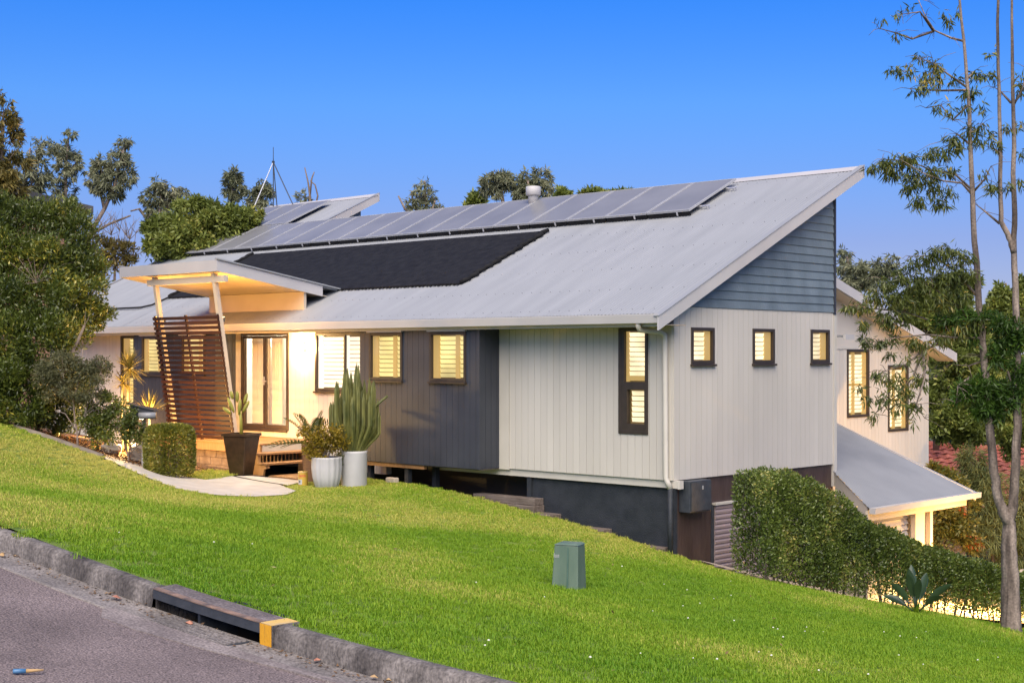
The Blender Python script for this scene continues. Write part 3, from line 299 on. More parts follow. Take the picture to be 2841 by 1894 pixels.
def window(tf, u0, u1, z0, z1, panels, slat, lit, fw=.055, proud=.035, pitch=.085, sill=True, extra=(), label=None, stile=None):
    """frame ring, pane and shutter slats; panels: list of (a0,a1,b0,b1) slatted areas"""
    w = MB(tf)
    w.box(u0, u1, -.085, -.075, z0+.01, z1-.01)
    root = w.build('window', LIT_GAP, house)
    if label: root['label'] = label
    f = MB(tf); f.box(u0, u0+fw, -.08, proud, z0, z1).box(u1-fw, u1, -.08, proud, z0, z1)
    f.box(u0+fw, u1-fw, -.08, proud-.002, z1-fw, z1).box(u0+fw, u1-fw, -.08, proud-.002, z0, z0+fw)
    f.build('frame', M['brown_frame'], root, bevel=.004)
    for (a, b, c, d) in extra: MB(tf).box(a, b, -.07, proud-.006, c, d).build('frame', M['brown_frame'], root)
    for (a, b, c, d) in (stile or ()): MB(tf).box(a, b, -.06, -.022, c, d).build('stile', LIT_DIM if lit is not LIT_W else slat, root)
    MB(tf).add([(u0+fw, -.006, z0+fw), (u1-fw, -.006, z0+fw), (u1-fw, -.006, z1-fw), (u0+fw, -.006, z1-fw)], [(0,1,2,3)]).build('pane', GLASS, root)
    for a, b, c, d in panels:
        n = max(1, round((d-c)/pitch)); p = (d-c)/n
        sm = MB(tf); sm.hexa([(a+.004, -.058, .004), (b-.004, -.058, .004), (b-.004, -.050, .002), (a+.004, -.050, .002)], [(a+.004, -.040, p*.86), (b-.004, -.040, p*.86), (b-.004, -.032, p*.84), (a+.004, -.032, p*.84)])
        o = sm.build('slat', slat, root); o.location.z = c
        for i in range(1, n):
            k = o.copy(); COL.objects.link(k); k.location.z = c+i*p
    if sill: MB(tf).box(u0-.02, u1+.02, .0, .07, z0-.04, z0-.002).build('sill', M['brown_frame'], root, bevel=.004)
    return root

F0 = TY(0.0); FB = TY(-.53); S0 = TX(0.0)
# front wall of white boards right of the grey bay
wall(F0, -3.66, -.005, 0, 2.52, [(-1.115, -.49, .727, 2.5)], M['cream_trim'], M['white_board'], label='white vertical board wall with tall window and downpipe')
box('corner_board', M['cream_trim'], house, -3.908, -3.664, -.03, .1, -.02, 2.52)
window(F0, -1.115, -.49, .727, 2.5, [(-.93, -.555, 1.70, 2.43), (-.88, -.585, .93, 1.46)], LIT, LIT, fw=.06, label='tall two light window with white shutters', sill=False,
       extra=[(-1.055, -.55, 1.47, 1.60), (-1.055, -.985, 1.6, 2.44), (-1.055, -.93, .787, 1.47), (-.565, -.55, .787, 1.47), (-.93, -.565, .787, .90)], stile=[(-.985, -.93, 1.60, 2.44), (-.93, -.55, 1.62, 1.70)])
# entry wall
wall(F0, -12.0, -7.0, -.3, 2.52, [(-9.207, -7.72, 1.30, 2.53), (-11.78, -10.1, .44, 2.53)], M['cream_trim'], M['white_board'], label='entry wall of white boards beside the glass doors')
window(F0, -9.207, -7.72, 1.30, 2.5, [(-9.02, -8.33, 1.38, 2.42), (-8.20, -7.8, 1.38, 2.42)], LIT_W, LIT_W, label='bright window with white shutters beside the porch lamp', stile=[(-9.15, -9.02, 1.36, 2.44), (-8.33, -8.2, 1.36, 2.44)], extra=[(-8.285, -8.245, 1.355, 2.445)])
# left wall
wall(F0, -20.1, -15.25, -.2, 2.52, [(-16.68, -16.05, .73, 2.5)], M['cream_trim'], M['white_board'], label='shaded white wall at the far end behind the shrubs')
window(F0, -16.68, -16.05, .73, 2.5, [(-16.36, -16.11, 1.62, 2.43), (-16.36, -16.11, .8, 1.5)], LIT_Y, LIT_DIM, sill=False, extra=[(-16.62, -16.11, 1.5, 1.6)], stile=[(-16.62, -16.36, .8, 2.44)], label='tall amber window behind the spiky plant')
# grey bays
def bay(x0, x1, wins, label):
    holes = [(a, b, c, d) for a, b, c, d, *_ in wins]
    wall(FB, x0, x1, 0, 2.51, holes, M['grey_board'], M['grey_board'], label=label)
    wall(TX(x1), -.53, -.0, 0, 2.508, [], M['grey_board'], M['grey_board'], pitch=.145, thick=.05)
    box('corner_board', M['grey_board'], house, x1-.03, x1+.021, -.551, -.525, -.004, 2.506)
    box('bay_underside', M['sleeper'], house, x0, x1, -.5, .0, -.02, -.001)
    for a, b, c, d in wins:
        w_ = b-a; i0, i1 = a+.07, b-.05
        window(FB, a, b, c, d, [(i0+.16*w_, i0+.60*w_, c+.075, d-.07), (i0+.71*w_, i1-.01, c+.075, d-.07)], LIT_Y, LIT_DIM, fw=.055, pitch=.084,
               stile=[(i0-.01, i0+.155*w_, c+.06, d-.06), (i0+.605*w_, i0+.705*w_, c+.06, d-.06)])
        box('window_head', M['gutter'], house, a-.02, b+.02, -.61, -.55, d+.005, d+.028)
bay(-7.18, -3.913, [(-6.89, -5.94, 1.56, 2.47), (-5.19, -4.235, 1.56, 2.47)], 'charcoal vertical board bay with two yellow shuttered windows')
bay(-15.25, -12.0, [(-14.92, -14.0, 1.6, 2.47), (-13.3, -12.38, 1.6, 2.47)], 'charcoal vertical board bay behind the slatted porch screen')
# side wall and gable
wall(S0, .02, 4.95, 0, 2.838, [(.484, 1.13, 1.898, 2.505), (2.275, 2.952, 1.896, 2.508), (4.153, 4.798, 1.9, 2.515)], M['cream_trim'], M['white_board'], label='white vertical board end wall with three small square windows')
for (a, b, c, d), (s0, s1) in zip([(.484, 1.13, 1.898, 2.505), (2.275, 2.952, 1.896, 2.508), (4.153, 4.798, 1.9, 2.515)], [(.0, .72), (.0, .66), (.0, .68)]):
    g0, g1 = a+.06, b-.06
    window(S0, a, b, c, d, [(g0, g0+(g1-g0)*s1, c+.07, d-.07)], LIT, LIT, fw=.055, pitch=.083, stile=[(g0+(g1-g0)*s1, g1, c+.06, d-.06)])
gc = MB(S0); gc.prism([(.25, -.06, 2.842), (4.95, -.06, 2.842), (4.95, -.06, 5.1)], (.0, .05, 0)); 
gc = MB(); gc.prism([(-.06, .35, 2.842), (-.06, 4.95, 2.842), (-.06, 4.95, rz(4.95)-.2), (-.06, .35, rz(.35)-.2)], (.05, 0, 0))
gable = gc.build('gable_cladding', M['gable_blue'], house); gable['label'] = 'blue grey weatherboards in the triangular gable'
z = 2.841
while z < 5.02:
    z1 = z+.149
    def ylo(zz): return max(.2, (zz-ZE+.2)/SL+E0)
    a0, a1 = ylo(z), min(ylo(z1), 4.945)
    if a0 > 4.9: break
    MB().hexa([(.002, a0, z), (.002, 4.945, z), (.030, 4.945, z+.002), (.030, a0, z+.002)], [(.0, a1, z1), (.0, 4.945, z1), (.012, 4.945, z1), (.012, a1, z1)]).build('weatherboard', M['gable_blue'], gable)
    z = z1
box('corner_trim', M['grey_board'], house, -.05, .045, 4.946, 5.0, 2.80, rz(4.95)-.15)
box('corner_post', M['cream_trim'], house, -.06, .03, 4.952, 5.05, -.42, 2.798)
box('wall', M['white_board'], house, -15.5, -.13, 4.8, 4.94, 0, rz(4.8)-.25)
box('wall', M['gable_blue'], house, -15.95, -15.85, 4.8, 6.8, 2.5, rz(4.8)-.05)
MB().prism([(-15.86, 4.9, rz(4.9)-.2), (-15.86, 6.85, rz(4.9)-.2), (-15.86, 6.85, rz(6.85)-.2)], (.05, 0, 0)).build('gable_cladding', M['gable_blue'], house)
box('wall', M['white_board'], house, -20.1, -15.9, 6.75, 6.85, 0, rz(6.75)-.2)
MB().prism([(-20.1, 0, -.2), (-20.1, 6.85, -.2), (-20.1, 6.85, rz(6.85)-.2), (-20.1, 0, rz(0)-.2)], (.1, 0, 0)).build('wall', M['white_board'], house)

# corrugated roof
def corrugated(x0, x1, y0, y1, f, pitch=.076, amp=.005, rows=6):
    xs = np.arange(x0, x1, pitch/6); ys = np.linspace(y0, y1, rows)
    X, Y = np.meshgrid(xs, ys); Z = f(X, Y)+amp*np.sin(2*np.pi*X/pitch)
    V = np.c_[X.ravel(), Y.ravel(), Z.ravel()]; n = len(xs); i = np.arange((rows-1)*n).reshape(rows-1, n)[:, :-1].ravel()
    return V, np.c_[i, i+1, i+n+1, i+n]
V1, F1 = corrugated(-15.62, .29, -.63, 5.52, lambda X, Y: rz(Y)); V2, F2 = corrugated(-20.45, -15.62, -.63, 7.31, lambda X, Y: rz(Y))
roof = np_mesh('roof', np.r_[V1, V2], np.r_[F1, F2+len(V1)], M['roof'], house, True); roof['label'] = 'light grey corrugated metal roof'
sc = MB(); rnd = random.Random(4)
for y_ in (-.45, .35, 1.25, 2.15, 3.05, 4.1, 5.2):
    x_ = .2
    while x_ > -15.4:
        if not (-16 < x_ < -5.8 and .8 < y_): sc.box(x_-.004, x_+.004, y_-.006, y_+.006, rz(y_)+.003, rz(y_)+.011)
        x_ -= .228+rnd.uniform(-.004, .004)
stuff(sc.build('roof_screws', mat('screw', (.20,.20,.205)), roof))
MB().prism([(-15.6, 5.36, rz(5.36)+.012), (-15.6, 5.53, rz(5.53)+.03), (-15.6, 5.56, rz(5.53)-.16), (-15.6, 5.53, rz(5.53)-.16), (-15.6, 5.50, rz(5.50)-.01)], (15.92, 0, 0)).build('ridge_cap', M['gutter'], roof)
MB().prism([(-20.47, 7.15, rz(7.15)+.012), (-20.47, 7.32, rz(7.32)+.03), (-20.47, 7.35, rz(7.32)-.16), (-20.47, 7.32, rz(7.32)-.16), (-20.47, 7.29, rz(7.29)-.01)], (4.87, 0, 0)).build('ridge_cap', M['gutter'], roof)
def barge(x, y0, y1, d=.035, depth=.20):
    MB().prism([(x, y0, rz(y0)+.02), (x, y1, rz(y1)+.02), (x, y1, rz(y1)-depth), (x, y0, rz(y0)-depth)], (d, 0, 0)).build('barge_board', M['gutter'], roof)
    MB().prism([(x-.07, y0-.01, rz(y0)+.022), (x-.07, y1, rz(y1)+.022), (x-.07, y1, rz(y1)+.034), (x-.07, y0-.01, rz(y0)+.034)], (.07+d+.012, 0, 0)).build('barge_cap', M['roof'], roof)
barge(.285, -.775, 5.56); barge(-15.65, 5.54, 7.36); barge(-20.5, -.66, 7.36)
# eave lining, fascia and gutter
box('soffit', M['eave_tan'], house, -20.4, .27, -.6, -.002, 2.522, 2.535)
MB().prism([(.005, .1, 2.9), (.005, 5.5, rz(5.5)-.19), (.005, 5.5, rz(5.5)-.18), (.005, .1, 2.91)], (.28, 0, 0)).build('soffit', M['cream_trim'], house)
box('fascia', M['cream_trim'], house, -20.42, .28, -.632, -.6, 2.50, 2.675)
gp = [(-.634, 2.555), (-.634, 2.70), (-.645, 2.70), (-.645, 2.57), (-.735, 2.57), (-.748, 2.69), (-.765, 2.70), (-.765, 2.68), (-.75, 2.555)]
MB().prism([(-20.45, a, b) for a, b in gp], (20.74, 0, 0)).build('gutter', M['gutter'], house)
# downpipe
dp = MB().tube([(-.16, -.69, 2.60), (-.16, -.69, 2.50), (-.19, -.62, 2.45), (-.13, -.15, 2.42), (-.10, -.08, 2.37), (-.10, -.075, 2.28), (-.085, -.075, .05), (-.06, -.06, -.02), (-.02, -.035, -.13)], .045, k=12).build('downpipe', M['cream_trim'], house, True)
MB().tube([(-.02, -.035, -.12), (-.02, -.035, -1.35)], .043, k=12).build('downpipe', M['base_dark'], house, True)
# underfloor
box('bearer', M['cream_trim'], house, -5.6, .09, .03, .12, -.128, -.004)
box('bearer_end', M['white_board'], house, .091, .125, .02, .13, -.135, -.002)
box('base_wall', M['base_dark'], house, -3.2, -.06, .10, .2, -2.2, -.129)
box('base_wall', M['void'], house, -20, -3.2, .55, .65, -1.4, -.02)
for x_, y_ in ((-3.24, .05), (-5.55, -.1), (-7.05, -.42), (-5.95, -.44)):
    box('stump', M['base_dark'], house, x_-.05, x_+.05, y_, y_+.1, -1.1, -.021)
box('bearer', M['deck'], house, -7.1, -5.4, -.5, -.42, -.085, -.022)
box('corner_post', M['base_dark'], house, -.058, .03, .0, .09, -2.0, -.14)
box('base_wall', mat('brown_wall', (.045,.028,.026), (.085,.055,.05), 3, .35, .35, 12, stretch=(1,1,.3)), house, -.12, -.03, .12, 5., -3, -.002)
mbx = box('meter_box', M['steel_dark'], house, -.028, .20, .20, .80, -.53, -.015, bevel=.008)
box('meter_door', M['steel_dark'], mbx, .201, .212, .235, .77, -.505, -.04); box('lock', M['alu'], mbx, .213, .222, .52, .55, -.16, -.10)
box('panel_seam', M['void'], house, -.029, -.024, 1.0, 1.012, -.47, -.003)
rd = box('roller_door', M['steel_dark'], house, -.029, -.012, 1.10, 4.3, -2.6, -.47); rd['label'] = 'mauve grey roller door half hidden by the hedge'
ROLL = mat('roller_slat', (.30,.235,.225), (.36,.28,.27), 2, .5)
rs = MB(); rs.prism([(-.011, 1.17, 0), (.012, 1.17, .012), (.016, 1.17, .05), (-.004, 1.17, .083), (-.011, 1.17, .083)], (0, 3.05, 0)); ro = rs.build('slat', ROLL, rd); ro.location.z = -2.5
for i in range(1, 24): k = ro.copy(); COL.objects.link(k); k.location.z = -2.5+i*.084
box('door_head', M['cream_trim'], house, -.029, .05, 1.13, 4.3, -.485, -.445)

# solar array: seventeen panels in the lower row, three above
ordw = ['first','second','third','fourth','fifth','sixth','seventh','eighth','ninth','tenth','eleventh','twelfth','thirteenth','fourteenth','fifteenth','sixteenth','seventeenth']
pn = Vector((0, -SL, 1)).normalized(); pt = Vector((0, 1, SL)).normalized()
def solar(x1, y0, y1, label):
    w_ = 1.035; base = Vector((x1-w_/2, (y0+y1)/2, rz((y0+y1)/2))); root = empty('solar_panel', base); tag(root, label, 'solar panel', 'solar panels on the roof')
    L_ = (y1-y0)*math.hypot(1, SL)
    def q(a, b, h): return tuple(base+Vector((a, 0, 0))+pt*b+pn*h)
    tf = lambda a, b, h: q(a, b, h)
    f = MB(tf); a, b = w_/2, L_/2
    f.box(-a, -a+.028, -b, b, .10, .14).box(a-.028, a, -b, b, .10, .14).box(-a+.028, a-.028, -b, -b+.028, .10, .1395).box(-a+.028, a-.028, b-.028, b, .10, .1395)
    f.build('frame', M['panel_frame'], root); MB(tf).box(-a+.028, a-.028, -b+.028, b-.028, .115, .133).build('glass', M['panel'], root)
    MB(tf).box(-a+.005, a-.005, -b+.012, -b+.03, .012, .0995).build('shadow_skirt', M['black_rubber'], root)  # black strip along the lower edge, painting in the shadow beneath the panel
    MB(tf).box(.2, .235, -b-.012, -b+.0, .03, .10).build('clamp', M['alu'], root)
PW = 1.0565
for i in range(17):
    lab = 'solar panel at the right end of the lower row' if i == 0 else ('solar panel at the left end of the lower row' if i == 16 else '%s solar panel from the right end of the lower row' % ordw[i])
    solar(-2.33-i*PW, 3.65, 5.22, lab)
for i, lab in enumerate(('right hand solar panel of the upper row of three', 'middle solar panel of the upper row of three', 'left hand solar panel of the upper row of three')):
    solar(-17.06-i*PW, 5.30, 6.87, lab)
for i, y_ in enumerate((3.98, 4.88)):
    r_ = MB(); tfv = lambda x, h: tuple(Vector((x, y_, rz(y_)))+pn*h)
    r_.tube([tfv(-20.4, .06), tfv(-2.1, .06)], .022, k=6)
    o = r_.build('panel_rail', M['alu']); tag(o, ('lower' if i == 0 else 'upper')+' aluminium rail under the lower row of solar panels', 'rail')
    for xx in (-2.16, -2.9): MB().tube([tfv(xx, .0), tfv(xx, .07)], .03, k=6).build('bracket', M['alu'], o)
# black pool heating mat: strips with a stepped scalloped edge
pm_ = empty('pool_heating_mat', (-10.8, 2.1, rz(2.1))); tag(pm_, 'black rubber pool heating mat on the roof below the solar panels', 'heating mat')
y_ = .86; ny = 12; dy = (3.36-.86)/ny
for i in range(ny):
    ya, yb = .86+i*dy+.0012, .86+(i+1)*dy-.0012; o_ = .02*math.sin(i*2.1)
    st = MB(); st.hexa([(-15.93+o_, ya, rz(ya)+.016), (-5.80+o_, ya, rz(ya)+.016), (-5.80+o_, yb, rz(yb)+.016), (-15.93+o_, yb, rz(yb)+.016)], [(-15.93+o_, ya, rz(ya)+.045), (-5.80+o_, ya, rz(ya)+.045), (-5.80+o_, yb, rz(yb)+.045), (-15.93+o_, yb, rz(yb)+.045)])
    st.build('strip', M['black_rubber'], pm_)
    for xe in (-15.95+o_, -5.79+o_):
        MB().tube([(xe-.04, ya+.012, rz(ya)+.05), (xe+.0, ya+dy*.3, rz(ya+dy*.3)+.07), (xe+.06, yb-.012, rz(yb)+.055)], .042, k=8).build('manifold', M['black_rubber'], pm_, True)
sc2 = MB()
x_ = -15.9
while x_ < -5.85: sc2.box(x_, x_+.05, .815, .862, rz(.84)+.012, rz(.84)+.042); x_ += .11
sc2.build('edge_tubes', M['black_rubber'], pm_)
MB().tube([(-15.9, .9, rz(.9)+.05), (-16.0, .42, rz(.42)+.05), (-16.3, .3, rz(.3)+.05), (-18.9, .28, rz(.28)+.05)], .022, k=8).build('feed_pipe', M['black_rubber'], pm_, True)
# roof vent
vt = MB().lathe([(.115, -.12), (.115, .16), (.12, .17)], (-7.68, 4.98, rz(4.98)+.12), 20).build('roof_vent', M['white_pot'], None, True); tag(vt, 'white cylindrical roof vent with a wider cap near the ridge', 'roof vent')
MB().lathe([(.15, .0), (.168, .012), (.168, .19), (.155, .205), (.05, .21)], (-7.68, 4.98, rz(4.98)+.28), 24).build('cap', M['white_pot'], vt, True)
MB().lathe([(.19, -.05), (.17, .02), (.12, .04)], (-7.68, 4.98, rz(4.98)+.03), 20).build('flashing', M['white_pot'], vt, True)
# antenna mast
an = empty('antenna_mast', (-20.05, 7.1, rz(7.1))); tag(an, 'thin metal antenna mast on three legs on the raised roof end', 'antenna')
MB().tube([(-20.05, 7.1, rz(7.1)), (-20.05, 7.1, 7.8)], .018, .014, k=6).build('mast', M['steel_dark'], an)
MB().tube([(-20.05, 7.1, 7.75), (-20.05, 7.1, 8.15)], .012, .010, k=6).build('aerial', M['steel_dark'], an)
MB().box(-20.08, -20.02, 7.07, 7.13, 7.68, 7.74).build('collar', M['steel_dark'], an)
for p_ in ((-20.4, 6.5, rz(6.5)), (-19.15, 7.15, rz(7.15)), (-20.0, 7.2, rz(7.2))):
    MB().tube([p_, (-20.05, 7.1, 7.71)], .016, k=6).build('leg', M['alu'] if p_[1] < 7 else M['steel_dark'], an)

# porch
def pz(y): return 3.92-(y+2.235)*.159
PX0, PX1 = -13.05, -9.5
pr = MB().hexa([(PX0, -2.235, pz(-2.235)-.03), (PX1, -2.235, pz(-2.235)-.03), (PX1, .85, pz(.85)-.03), (PX0, .85, pz(.85)-.03)], [(PX0, -2.235, pz(-2.235)), (PX1, -2.235, pz(-2.235)), (PX1, .85, pz(.85)), (PX0, .85, pz(.85))]).build('porch_roof', M['roof'], house)
pr['label'] = 'upswept flat porch roof over the entry'
MB().hexa([(PX0+.03, -2.2, pz(-2.2)-.205), (PX1-.03, -2.2, pz(-2.2)-.205), (PX1-.03, .55, pz(.55)-.205), (PX0+.03, .55, pz(.55)-.205)], [(PX0+.03, -2.2, pz(-2.2)-.19), (PX1-.03, -2.2, pz(-2.2)-.19), (PX1-.03, .55, pz(.55)-.19), (PX0+.03, .55, pz(.55)-.19)]).build('porch_soffit', M['porch_white'], pr)
box('fascia', M['gutter'], pr, PX0, PX1+.02, -2.26, -2.225, pz(-2.24)-.225, pz(-2.24)-.002)
for xx in (PX0-.02, PX1-.015):
    MB().prism([(xx, -2.225, pz(-2.225)-.225), (xx, .40, pz(.40)-.225), (xx, .40, pz(.4)-.002), (xx, -2.225, pz(-2.225)-.002)], (.035, 0, 0)).build('fascia', M['gutter'], pr)
    MB().prism([(xx-.02, -2.27, pz(-2.27)+.002), (xx-.02, .87, pz(.87)+.002), (xx-.02, .87, pz(.87)+.03), (xx-.02, -2.27, pz(-2.27)+.03)], (.09, 0, 0)).build('capping', M['roof'], pr)
MB().prism([(-12.95, -.04, 2.985), (-9.55, -.04, 2.985), (-9.55, -.04, pz(0)-.206), (-12.95, -.04, pz(0)-.206)], (0, .06, 0)).build('bulkhead', M['porch_white'], house)
box('porch_beam', M['porch_white'], house, -12.16, -9.40, -2.15, -2.05, 3.49, 3.615)
for x_ in (-9.77, -11.9):
    a = .045; MB().hexa([(x_-a, -1.6-a, .30), (x_+a, -1.6-a, .30), (x_+a, -1.6+a, .30), (x_-a, -1.6+a, .30)], [(x_-a, -2.125-a, 3.672), (x_+a, -2.125-a, 3.672), (x_+a, -2.125+a, 3.672), (x_-a, -2.125+a, 3.672)]).build('post', M['porch_white'], house)
def sy(z): return -1.6-(z-.3)*.5/3.17-.05
scr = empty('slatted_screen', (-10.9, -1.65, .3)); scr.parent = house; scr['label'] = 'red brown slatted timber privacy screen leaning with the porch posts'
for x_ in (-12.02, -10.9, -9.76):
    MB().hexa([(x_-.03, sy(.22)-.0, .22), (x_+.03, sy(.22)-.0, .22), (x_+.03, sy(.22)+.04, .22), (x_-.03, sy(.22)+.04, .22)], [(x_-.03, sy(2.86), 2.86), (x_+.03, sy(2.86), 2.86), (x_+.03, sy(2.86)+.04, 2.86), (x_-.03, sy(2.86)+.04, 2.86)]).build('batten', M['timber_red'], scr)
for i in range(25):
    z0 = .33+i*.1015; z1 = z0+.064
    MB().hexa([(-12.06, sy(z0)-.03, z0), (-9.70, sy(z0)-.03, z0), (-9.70, sy(z0)-.003, z0), (-12.06, sy(z0)-.003, z0)], [(-12.06, sy(z1)-.03, z1), (-9.70, sy(z1)-.03, z1), (-9.70, sy(z1)-.003, z1), (-12.06, sy(z1)-.003, z1)]).build('slat', M['timber_red'], scr)
deck = box('deck', M['deck'], house, -12.6, -8.83, -1.66, -.02, .13, .268); deck['label'] = 'honey coloured timber deck at the entry'
for i in range(12):
    y0 = -1.72+i*.142; MB().box(-12.63, -8.80, y0, y0+.135, .27, .298).build('plank', M['deck'], deck)
box('fascia', M['deck'], deck, -12.62, -8.82, -1.70, -1.662, .10, .266); box('fascia', M['porch_white'], deck, -8.829, -8.805, -1.66, -.02, .10, .266)
br = MB(); br.box(-12.5, -9.0, -1.55, -1.45, -.5, .12); plinth = br.build('plinth', M['brick'], house)
for r_ in range(3):
    for c_ in range(8):
        x0 = -12.48+c_*.40+(r_ % 2)*.2
        MB().box(x0, x0+.388, -1.575, -1.549, -.36+r_*.155, -.36+r_*.155+.145).build('block', M['brick'], plinth)
st = empty('steps', (-8.5, -1.4, -.25)); st.parent = house; st['label'] = 'timber steps with open risers going down from the deck'
for x0, z_ in ((-8.80, .10), (-8.50, -.075)):
    box('tread', M['deck'], st, x0, x0+.31, -2.02, -.72, z_, z_+.04, bevel=.006)
for y_ in (-1.98, -.80):
    MB().prism([(-8.78, y_, -.28), (-8.78, y_, .10), (-8.52, y_, .10), (-8.48, y_, -.08), (-8.22, y_, -.08), (-8.20, y_, -.13), (-8.32, y_, -.16), (-8.36, y_, -.28)], (0, .045, 0)).build('stringer', M['deck'], st)
for i in range(12): box('slat', M['deck'], st, -8.72, -8.70, -1.9+i*.09, -1.9+i*.09+.02, -.06, .095)
# doors
dr = empty('door', (-10.94, 0, .44)); dr.parent = house; dr['label'] = 'double glass entry doors in dark timber frames'
f = MB(F0); f.box(-11.78, -11.735, -.1, .03, .44, 2.53).box(-10.145, -10.1, -.1, .03, .44, 2.53).box(-11.735, -10.145, -.1, .028, 2.46, 2.53).box(-11.735, -10.145, -.1, .04, .40, .46)
f.build('frame', M['brown_frame'], dr)
for a, b in ((-11.733, -10.945), (-10.935, -10.147)):
    lf = MB(F0); lf.box(a, a+.05, -.03, .012, .465, 2.455).box(b-.05, b, -.03, .012, .465, 2.455).box(a+.05, b-.05, -.03, .011, 2.40, 2.455).box(a+.05, b-.05, -.03, .011, .465, .55)
    lf.build('leaf', M['brown_frame'], dr); MB(F0).add([(a+.05, -.01, .55), (b-.05, -.01, .55), (b-.05, -.01, 2.40), (a+.05, -.01, 2.40)], [(0,1,2,3)]).build('pane', GLASS, dr)
hd_ = MB(F0); hd_.box(-10.965, -10.945, .012, .028, 1.40, 1.58).tube([(-10.955, .03, 1.48), (-10.955, .06, 1.48), (-10.83, .06, 1.48)], .011, k=6); hd_.build('handle', M['alu'], dr)
WD = mat('white_door', (.72,.68,.60), (.76,.72,.64), 2, .45)
idr = empty('inner_door', (-10.94, .2, .44)); idr.parent = house
for a, b in ((-11.62, -10.95), (-10.93, -10.55)):
    lf = box('leaf', WD, idr, a, b, .16, .2, .44, 2.44)
    n_ = 5 if a < -11 else 3; w_ = (b-a-.2)/n_
    for i in range(n_): box('panel', WD, lf, a+.12+i*w_, a+.12+(i+1)*w_-.012, .148, .159, .98, 2.32)
    box('panel', WD, lf, a+.12, b-.1, .15, .159, .55, .88)
hall = MB(); hall.box(-12.1, -9.3, 1.7, 1.75, .3, 2.6).box(-12.15, -12.1, .13, 1.75, .3, 2.6).box(-9.3, -9.25, .13, 1.75, .3, 2.6).box(-12.1, -9.3, .13, 1.75, 2.6, 2.65).box(-12.1, -9.3, .13, 1.75, .33, .38)
hall.box(-10.52, -9.35, .55, .6, .38, 2.6)
hall.build('hall', WD, house)
for i, (z_, w_) in enumerate(((2.18, 'top'), (1.80, 'middle'), (1.40, 'lowest'))):
    o = box('picture_frame', M['white_pot'], None, -10.50, -10.20, .525, .548, z_-.16, z_+.15); tag(o, '%s of three small framed pictures inside the entry doorway' % w_, 'picture', 'pictures in the hall')
    box('print', mat('print_%d' % i, (.42,.36,.24), (.5,.45,.33), 20, .5), o, -10.455, -10.245, .519, .5245, z_-.10, z_+.09)
# porch lamp (lit in the photograph)
lp = empty('wall_lamp', (-9.55, -.02, 2.2)); tag(lp, 'bright glowing round wall lamp beside the entry doors', 'lamp')
MB(F0).box(-9.60, -9.50, .018, .04, 2.12, 2.30).build('back_plate', M['brown_frame'], lp)
BULB = emit('lamp_glass', (1.0, .78, .42), 55.0, (.9,.85,.7))
MB().lathe([(.02, -.085), (.06, -.06), (.085, 0), (.06, .06), (.02, .085)], (-9.55, -.13, 2.229), 16).build('globe', BULB, lp, True)
MB().tube([(-9.55, -.04, 2.28), (-9.55, -.1, 2.32), (-9.55, -.13, 2.31)], .012, k=6).build('arm', M['brown_frame'], lp)
def point(name, loc, e, c, r=.1):
    l = bpy.data.lights.new(name, 'POINT'); l.energy = e; l.color = c; l.shadow_soft_size = r
    o = bpy.data.objects.new(name, l); COL.objects.link(o); o.location = loc; return o
point('wall_lamp_light', (-9.55, -.26, 2.22), PORCH_W, (1.0, .60, .24), .16)
for x_, w_ in ((-9.77, 'right'), (-11.9, 'left')):
    y_ = -1.6-(2.75-.3)*.5/3.17+.09
    pl_ = box('post_light', M['steel_dark'], None, x_-.03, x_+.03, y_-.035, y_+.02, 2.70, 2.80); tag(pl_, 'small uplight on the back of the %s hand porch post' % w_, 'light')
    box('lens', emit('post_lens', (1, .6, .2), 8.), pl_, x_-.02, x_+.02, y_-.025, y_+.01, 2.801, 2.806)
    point('post_light_beam', (x_, y_+.02, 2.86), STRIP_W, (1.0, .47, .09), .05)
dl = MB().lathe([(.05, 0), (.05, .03), (.035, .04)], (-10.7, -1.0, .30), 14).build('deck_uplight', M['steel_dark']); tag(dl, 'small round uplight set on the deck behind the slatted screen', 'light')
MB().lathe([(.03, .0), (.03, .006)], (-10.7, -1.0, .341), 12).build('lens', emit('uplight_lens', (1, .62, .22), 20.), dl)
point('deck_uplight_beam', (-10.7, -1.0, .42), DECK_W, (1.0, .50, .14), .06)
point('hall_light', (-10.9, .36, 2.45), 75, (1.0, .88, .70), .12)

# rear wing and lean-to
XW = -2.1
RW = TX(XW)
W2 = ((9.006, 9.949, .67, 2.162), (10.798, 11.735, .295, 1.81))
wall(RW, 7.95, 12.74, -.575, 2.19, list(W2), M['cream_trim'], M['white_board'], label='white board wall of the rear wing', pitch=.152)
MB().prism([(XW, 7.95, 2.192), (XW, 12.74, 2.192), (XW, 12.74, 2.22), (XW, 7.95, 3.60)], (.0179, 0, 0)).build('wall', M['white_board'], house)
box('trim', M['cream_trim'], house, XW+.018, XW+.03, 7.95, 12.74, 2.17, 2.21)
box('wall', M['white_board'], house, -7, XW-.13, 12.62, 12.74, -2.5, 2.2); box('wall', M['cream_trim'], house, XW-.3, XW-.13, 7.95, 12.5, -3.2, -.58)
for a, b, c, d in W2:
    window(RW, a, b, c, d, [(a+.12, a+.28, c+.1, d-.1), (a+.39, a+.73, c+.1, d-.1)], LIT, LIT, fw=.055, pitch=.085, sill=False, stile=[(a+.28, a+.39, c+.06, d-.06), (a+.73, b-.06, c+.06, d-.06), (a+.1, a+.73, c+.70, c+.75)])
def wz(y): return 3.64-(y-7.906)*.2907
V3 = [(-7, 7.6, wz(7.6)), (XW+.44, 7.6, wz(7.6)), (XW+.44, 13.3, wz(13.3)), (-7, 13.3, wz(13.3))]
